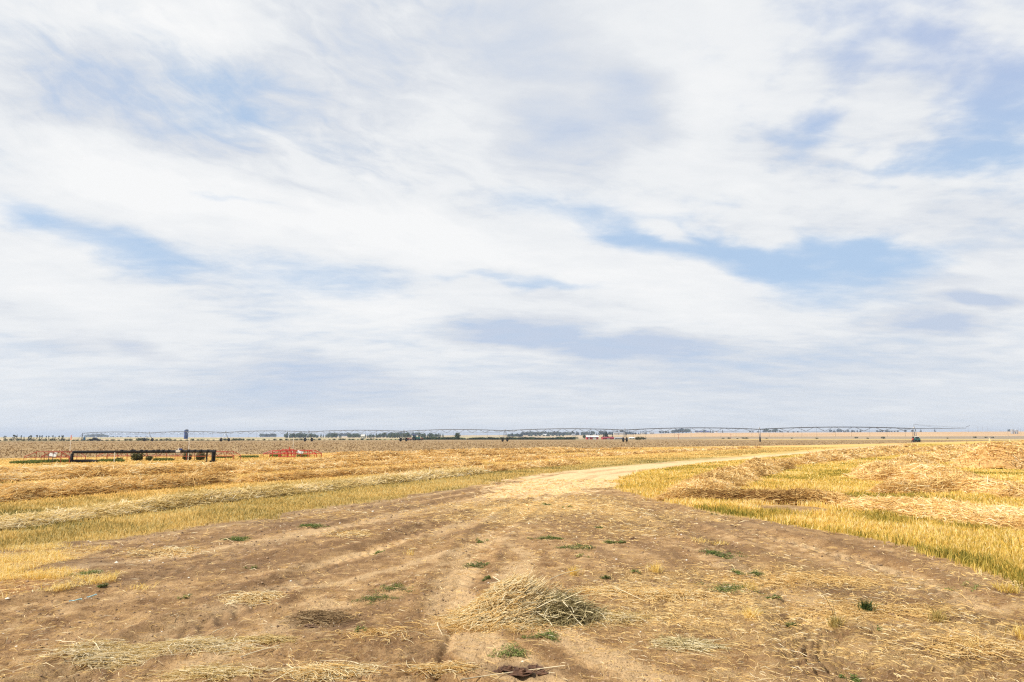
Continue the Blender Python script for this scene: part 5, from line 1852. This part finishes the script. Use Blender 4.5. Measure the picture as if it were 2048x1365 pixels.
px = 847
while px < 1152:
    s = rnd.uniform(.95, 1.35) * (1.0 if not 925 < px < 945 else .7)
    if not (1128 < px < 1131):
        put_bush(HB, px, 575 + rnd.uniform(-6, 6), s, 'dark green bush of the long hedge at the far edge of the brown field', 'dark hedge bushes', 1.0, -.15)
    px += rnd.uniform(4.2, 6.6)
SB = [bush_proto(8, M_LEAFO, 420, 1.3, 1.1, .12), bush_proto(9, M_LEAFD, 420, 1.5, 1.2, .12)]
px = -40
while px < 845:
    put_bush(SB, px, 408 + rnd.uniform(-3, 4) + max(0, px - 300) * .18, rnd.uniform(.7, 1.5), 'low scrubby bush of the weedy strip beyond the brown field', 'scrub along the far left field edge', .9)
    px += rnd.uniform(6, 13)
for px, s in [(280, 1.5), (290, 1.2), (470, 1.3), (478, 1.0), (1280, 1.9), (1275, 1.5), (1287, 1.2), (1446, .9), (1475, .8), (1486, 1.3), (1493, 1.4), (1533, .8), (1584, .9), (1633, 1.1), (1713, 1.3), (1768, 1.4),
              (1735, 1.0), (1950, 1.3), (1972, 1.1), (1985, .9), (1895, .8), (1458, 1.3)]:
    put_bush(SB, px, (640 if px > 1300 else 470) + rnd.uniform(-20, 40), s * 1.3, 'small dark bush on the dry land before the wheat hill' if px > 1300 else 'darker rounded bush on the far field edge',
             'dark bushes dotted on the dry land' if px > 1300 else 'rounded bushes of the far field edge')


# tall thin saplings at the left edge of the far field
def sapling(seed):
    rs = np.random.default_rng(seed)
    r = empty('sapling', (0, 0, 0))
    r['category'] = 'sapling'
    h = 3.4
    m = MB().tube([(0, 0, -.1), (.06, 0, h * .4), (-.04, .05, h * .75), (.1, 0, h)], .06, 5, True, .03)
    cen, rad = [], []
    for k in range(9):
        a = rs.uniform(0, 6.28); zc = h * rs.uniform(.35, .98)
        c = (math.cos(a) * .35 * rs.random(), math.sin(a) * .35, zc)
        m.tube([(0, 0, zc - .35), c], .014, 4)
        cen.append(c); rad.append(rs.uniform(.10, .26))
    m.build('stem', M_BARK, r)
    from_parts('foliage', [leaf_cloud(cen, rad, 420, .14, 1.2, .2)], M_LEAFO, r)
    return r


SA = [sapling(1), sapling(2), sapling(3)]
for px, s in [(8, .85), (11, .8), (27, 1.0), (30, .95), (33, 1.05), (42, .9), (57, .8), (60, .95), (63, .9), (73, 1.0), (79, .95), (84, .9), (92, .8), (97, .85), (105, .95), (110, .7), (118, .85), (124, .95), (126, .9), (48, .7), (-10, .9), (138, .5), (68, .6)]:
    put_bush(SA, px, 402 + rnd.uniform(-3, 3), s * 1.0, 'tall thin sapling on the weedy far edge at the left', 'thin saplings at the left')


# green growth round the red frames
FBUSH = [bush_proto(11, M_LEAFO, 900, .34, .42, .045)]
for px, py, s, lab in [(278, 923, 1.25, 'olive shrub under the black pipe, left one'), (378, 922, 1.2, 'green shrub under the right part of the black pipe'), (402, 922, 1.25, 'brownish green shrub just left of the pipe end'),
                       (243, 923, .55, 'small weed clump left of the olive shrub'), (300, 923, .8, 'weed clump right of the olive shrub')]:
    Yg = G(600, py)[1]
    o = put_bush(FBUSH, px, Yg + .9, s, lab, 'shrubs growing round the frames and pipe', 1.0)
GW = []
for px, py, wpx, lab in [(55, 928, 50, 'green weeds at the left end of the faded frame'), (85, 926, 50, 'green weeds under the white board of the faded frame'), (122, 925, 44, 'green weeds under the faded frame near the black pipe'),
                         (225, 924, 46, 'green weeds under the black pipe near the white stake'), (330, 922, 34, 'green weeds under the middle of the black pipe'), (452, 917, 30, 'green weeds at the right end of the long frame'),
                         (500, 916, 34, 'green weeds in the gap before the bright red frame'), (553, 914, 20, 'green weeds at the left of the bright red frame'), (607, 914, 20, 'green weeds under the white board of the bright red frame')]:
    Yg = G(600, py)[1]
    x = at(px, Yg)[0]
    n = 1300
    w = wpx / F * Yg / 2
    xx = rng.uniform(-1, 1, n) * w; yy = rng.normal(0, .15, n)
    zz = base_h(xx + x, yy + Yg) - h1(x, Yg)
    o = from_parts('weed_clump', [blade_mesh(np.stack([xx, yy, zz], 1), rng.uniform(.06, .24, n), np.full(n, .035), .6, .3, np.clip(.6 + rng.normal(0, .2, n), 0, 1))], M_GREEN)
    o.location = (x, Yg, h1(x, Yg))
    tag(o, lab, 'weed', 'green weeds round the frames')


# ------------------------------------------------------------------ buildings on the horizon
def silo():
    x, y, z = at(371.8, 900)
    r = empty('blue_silo', (x, y, z))
    tag(r, 'tall dark blue silo standing alone on the left horizon', 'silo')
    h = 11.6; w = 2.5
    prof = [(w, -1)]
    k = 12
    for i in range(k):
        prof += [(w, h * i / k + .01), (w + .05, h * i / k + .04), (w + .05, h * i / k + .12), (w, h * i / k + .15)]
    prof += [(w, h)]
    MB().lathe((0, 0, 0), (0, 0, 1), prof, 28).build('shell', M_BLUE, r)
    MB().lathe((0, 0, h), (0, 0, 1), [(w + .08, 0), (w * .9, .35), (w * .5, .75), (.2, .95)], 28).build('dome', M_GALV, r)
    m = MB()
    for s in (-.25, .25): m.tube([(s, -w - .15, 0), (s, -w - .15, h + .6)], .04, 4)
    for i in range(30): m.tube([(-.25, -w - .15, i * .4 + .2), (.25, -w - .15, i * .4 + .2)], .025, 4)
    m.tube([(1.2, -1.0, h), (1.2, -1.0, h + 1.3)], .08, 5).tube([(-1.2, 0, h), (-1.2, 0, h + 1.0)], .08, 5)
    m.build('ladder', M_GALV, r)


silo()


def gable(name, px0, px1, Y, wall_h, roof_h, depth, wall, roof, label, cat, doors=(), windows=0, rz=0.0, dz=0.0, group=None, door_mat=None):
    x0 = at(px0, Y)[0]; x1 = at(px1, Y)[0]
    xc = (x0 + x1) / 2
    z = at((px0 + px1) / 2, Y)[2]
    W = x1 - x0
    r = empty(name, (xc, Y, z + dz), rz)
    tag(r, label, cat, group)
    MB().box((0, depth / 2, wall_h / 2 - .25), (W, depth, wall_h + .5)).add(
        [(-W / 2 + .003, 0, wall_h), (-W / 2 + .003, depth, wall_h), (-W / 2 + .003, depth / 2, wall_h + roof_h * .96), (W / 2 - .003, 0, wall_h), (W / 2 - .003, depth, wall_h), (W / 2 - .003, depth / 2, wall_h + roof_h * .96)],
        [(0, 1, 2), (3, 5, 4)]).build('wall', wall, r)
    o = .35
    MB().add([(-W / 2 - o, -o, wall_h - .1), (W / 2 + o, -o, wall_h - .1), (W / 2 + o, depth / 2, wall_h + roof_h), (-W / 2 - o, depth / 2, wall_h + roof_h), (W / 2 + o, depth + o, wall_h - .1), (-W / 2 - o, depth + o, wall_h - .1),
              (-W / 2 - o, -o, wall_h - .26), (W / 2 + o, -o, wall_h - .26), (W / 2 + o, depth / 2, wall_h + roof_h - .16), (-W / 2 - o, depth / 2, wall_h + roof_h - .16), (W / 2 + o, depth + o, wall_h - .26), (-W / 2 - o, depth + o, wall_h - .26)],
             [(0, 1, 2, 3), (3, 2, 4, 5), (6, 9, 8, 7), (9, 11, 10, 8), (0, 6, 7, 1), (5, 4, 10, 11), (0, 3, 9, 6), (3, 5, 11, 9), (1, 7, 8, 2), (2, 8, 10, 4)]).build('roof', roof, r)
    for (t, w, h) in doors:
        d = MB().box((-W / 2 + W * t, -.05, h / 2), (w, .08, h)).build('door', door_mat or M_WHITE, r)
        MB().box((-W / 2 + W * t, -.10, h + .08), (w + .3, .06, .12)).build('door_track', M_GALV, d)
    for i in range(windows):
        t = (i + .5) / windows
        w_ = MB().box((-W / 2 + W * t, -.04, wall_h * .6), (1.0, .07, .9)).build('window', M_WHITE, r)
        MB().box((-W / 2 + W * t, -.085, wall_h * .6), (.8, .03, .7)).build('pane', M_DARKW, w_)
    return r


gable('red_barn', 1173.5, 1197, 640, 2.4, 1.15, 8, M_BARN, M_ROOFW, 'bright red barn with white roof and white sliding door', 'barn', [(.66, 3.2, 1.9), (.2, 1.0, 1.8)])
gable('low_shed', 1205.5, 1228, 650, 1.3, 1.15, 8, M_BARN, M_ROOFR, 'low long red shed with dark red roof right of the barn', 'shed', [(.5, 2.4, 1.2)], 0, R(3))
gable('low_shed', 1230, 1246, 655, 1.2, .7, 7, M_GREYW, M_GREYR, 'low grey shed between the red shed and the rig wheel', 'shed', [], 3)
gable('low_shed', 1259, 1269, 690, 1.4, .6, 6, M_GREYW, M_ROOFW, 'small pale shed right behind the rig wheel', 'shed', [(.5, 1.6, 1.2)])
gable('farm_house', 721.5, 728.5, 850, 3.4, 2.0, 6, M_CREAM, M_CREAM, 'pale house showing in the gap of the blue green trees', 'house', [(.5, 1.1, 2.1)], 2)
gable('farm_house', 1228, 1237, 2200, 5, 3.2, 12, M_CREAM, M_GREYR, 'far house on the hill above the low grey shed, left one', 'house', [], 3, dz=1)
gable('farm_house', 1238, 1250, 2200, 4.5, 3.4, 12, M_CREAM, M_GREYR, 'far house on the hill above the low grey shed, right one', 'house', [], 3, dz=1)
gable('farm_house', 1283, 1292, 2350, 4, 3, 12, M_CREAM, M_GREYR, 'far grey roofed house right of the rig wheel', 'house', [], 2)
gable('farm_house', 1300, 1309, 2400, 4, 2.6, 12, M_GREYW, M_GREYR, 'far low house near the middle of the wheat hill', 'house', [], 2)
gable('long_barn', 1392, 1420, 2700, 4.5, 3.4, 16, M_CREAM, M_BLUE, 'long far barn with blue roof on the wheat hill', 'barn', [(.3, 5, 4)], 4)
gable('white_house', 1431.5, 1436, 2680, 5.5, 3, 9, M_WHITE, M_GREYR, 'far white house at the right end of the long blue roofed barn', 'house', [], 2)
gable('white_house', 1381, 1385, 2650, 4, 2.4, 8, M_WHITE, M_GREYR, 'far white house left of the long blue roofed barn', 'house', [], 2)
gable('white_house', 1086, 1094, 2100, 3.5, 2.4, 10, M_CREAM, M_ROOFW, 'far pale house among the trees left of the barn', 'house', [], 2)
gable('white_house', 1144, 1150, 2100, 3.5, 2.4, 10, M_CREAM, M_GREYR, 'far house just up left of the red barn', 'house', [], 2)


def bin_(px, Y, w, h, label):
    x, y, z = at(px, Y)
    r = empty('grain_bin', (x, y, z))
    tag(r, label, 'grain bin', 'silver grain bins at the right horizon')
    prof = [(w, -1)]
    k = 10
    for i in range(k):
        prof += [(w, h * i / k + .02), (w + .06, h * i / k + .3)]
    MB().lathe((0, 0, 0), (0, 0, 1), prof + [(w, h)], 26).build('shell', M_BIN, r)
    MB().lathe((0, 0, h), (0, 0, 1), [(w + .15, -.05), (w * .35, h * .16), (w * .3, h * .19), (.1, h * .20)], 26).build('roof', M_BIN, r)
    MB().box((0, -w - .08, 1.1), (1.0, .14, 2.1)).build('door', M_GALV, r)


bin_(2026, 1500, 3.1, 9.0, 'silver grain bin, left one of the pair at the right edge')
bin_(2034, 1500, 3.1, 8.0, 'silver grain bin, right one of the pair at the right edge')


def pole(px, Y, h, label, mat=M_WOOD, arms=1):
    x, y, z = at(px, Y)
    r = empty('utility_pole', (x, y, z), R(rnd.uniform(-20, 20)))
    tag(r, label, 'utility pole', 'utility poles on the right horizon')
    MB().tube([(0, 0, -.5), (0, 0, h)], .17, 8, True, .11).build('post', mat, r)
    for i in range(arms):
        c = MB().box((0, -.16, h - .6 - i * 1.2), (2.4, .12, .14)).build('crossarm', mat, r)
        m = MB()
        for xx in (-1.05, -.4, .4, 1.05): m.tube([(xx, -.16, h - .53 - i * 1.2), (xx, -.16, h - .30 - i * 1.2)], .05, 6)
        m.build('insulator', M_GALV, c)


for px, Y, h, lab in [(2017, 1200, 12, 'utility pole just left of the grain bins'), (2038.5, 1450, 15, 'tall utility pole right of the grain bins, left of two'), (2043, 1400, 12, 'utility pole right of the grain bins, right of two'),
                      (1906, 2000, 17, 'thin far pole right of the overhanging pipe'), (1938, 2000, 17, 'thin far pole, leftmost of a group of four'), (1957, 2000, 18, 'thin far pole, second of a group of four'),
                      (1967, 2000, 18, 'thin far pole, third of a group of four'), (1977, 2000, 17, 'thin far pole, rightmost of a group of four'), (1462, 700, 4.5, 'short post with dark top on the dry land'), (1357, 560, 4.3, 'short leaning post below the wheat hill')]:
    pole(px, Y, h, lab, M_WOOD if h > 5 else M_RUSTRED, 1)

# ------------------------------------------------------------------ air
mh = bpy.data.materials.new('haze_air')
mh.use_nodes = True
t = mh.node_tree
t.nodes.clear()
o = t.nodes.new('ShaderNodeOutputMaterial')
v = t.nodes.new('ShaderNodeVolumePrincipled')
v.inputs['Color'].default_value = (.66, .78, 1.0, 1)
v.inputs['Density'].default_value = .00015
v.inputs['Anisotropy'].default_value = .1
t.links.new(v.outputs[0], o.inputs['Volume'])
hz = MB().box((0, 0, 0), (1, 1, 1)).build('haze', mh)
hz.scale = (18400, 18400, 62.0)
hz.location = (0, 0, 28.0)
hz['kind'] = 'stuff'
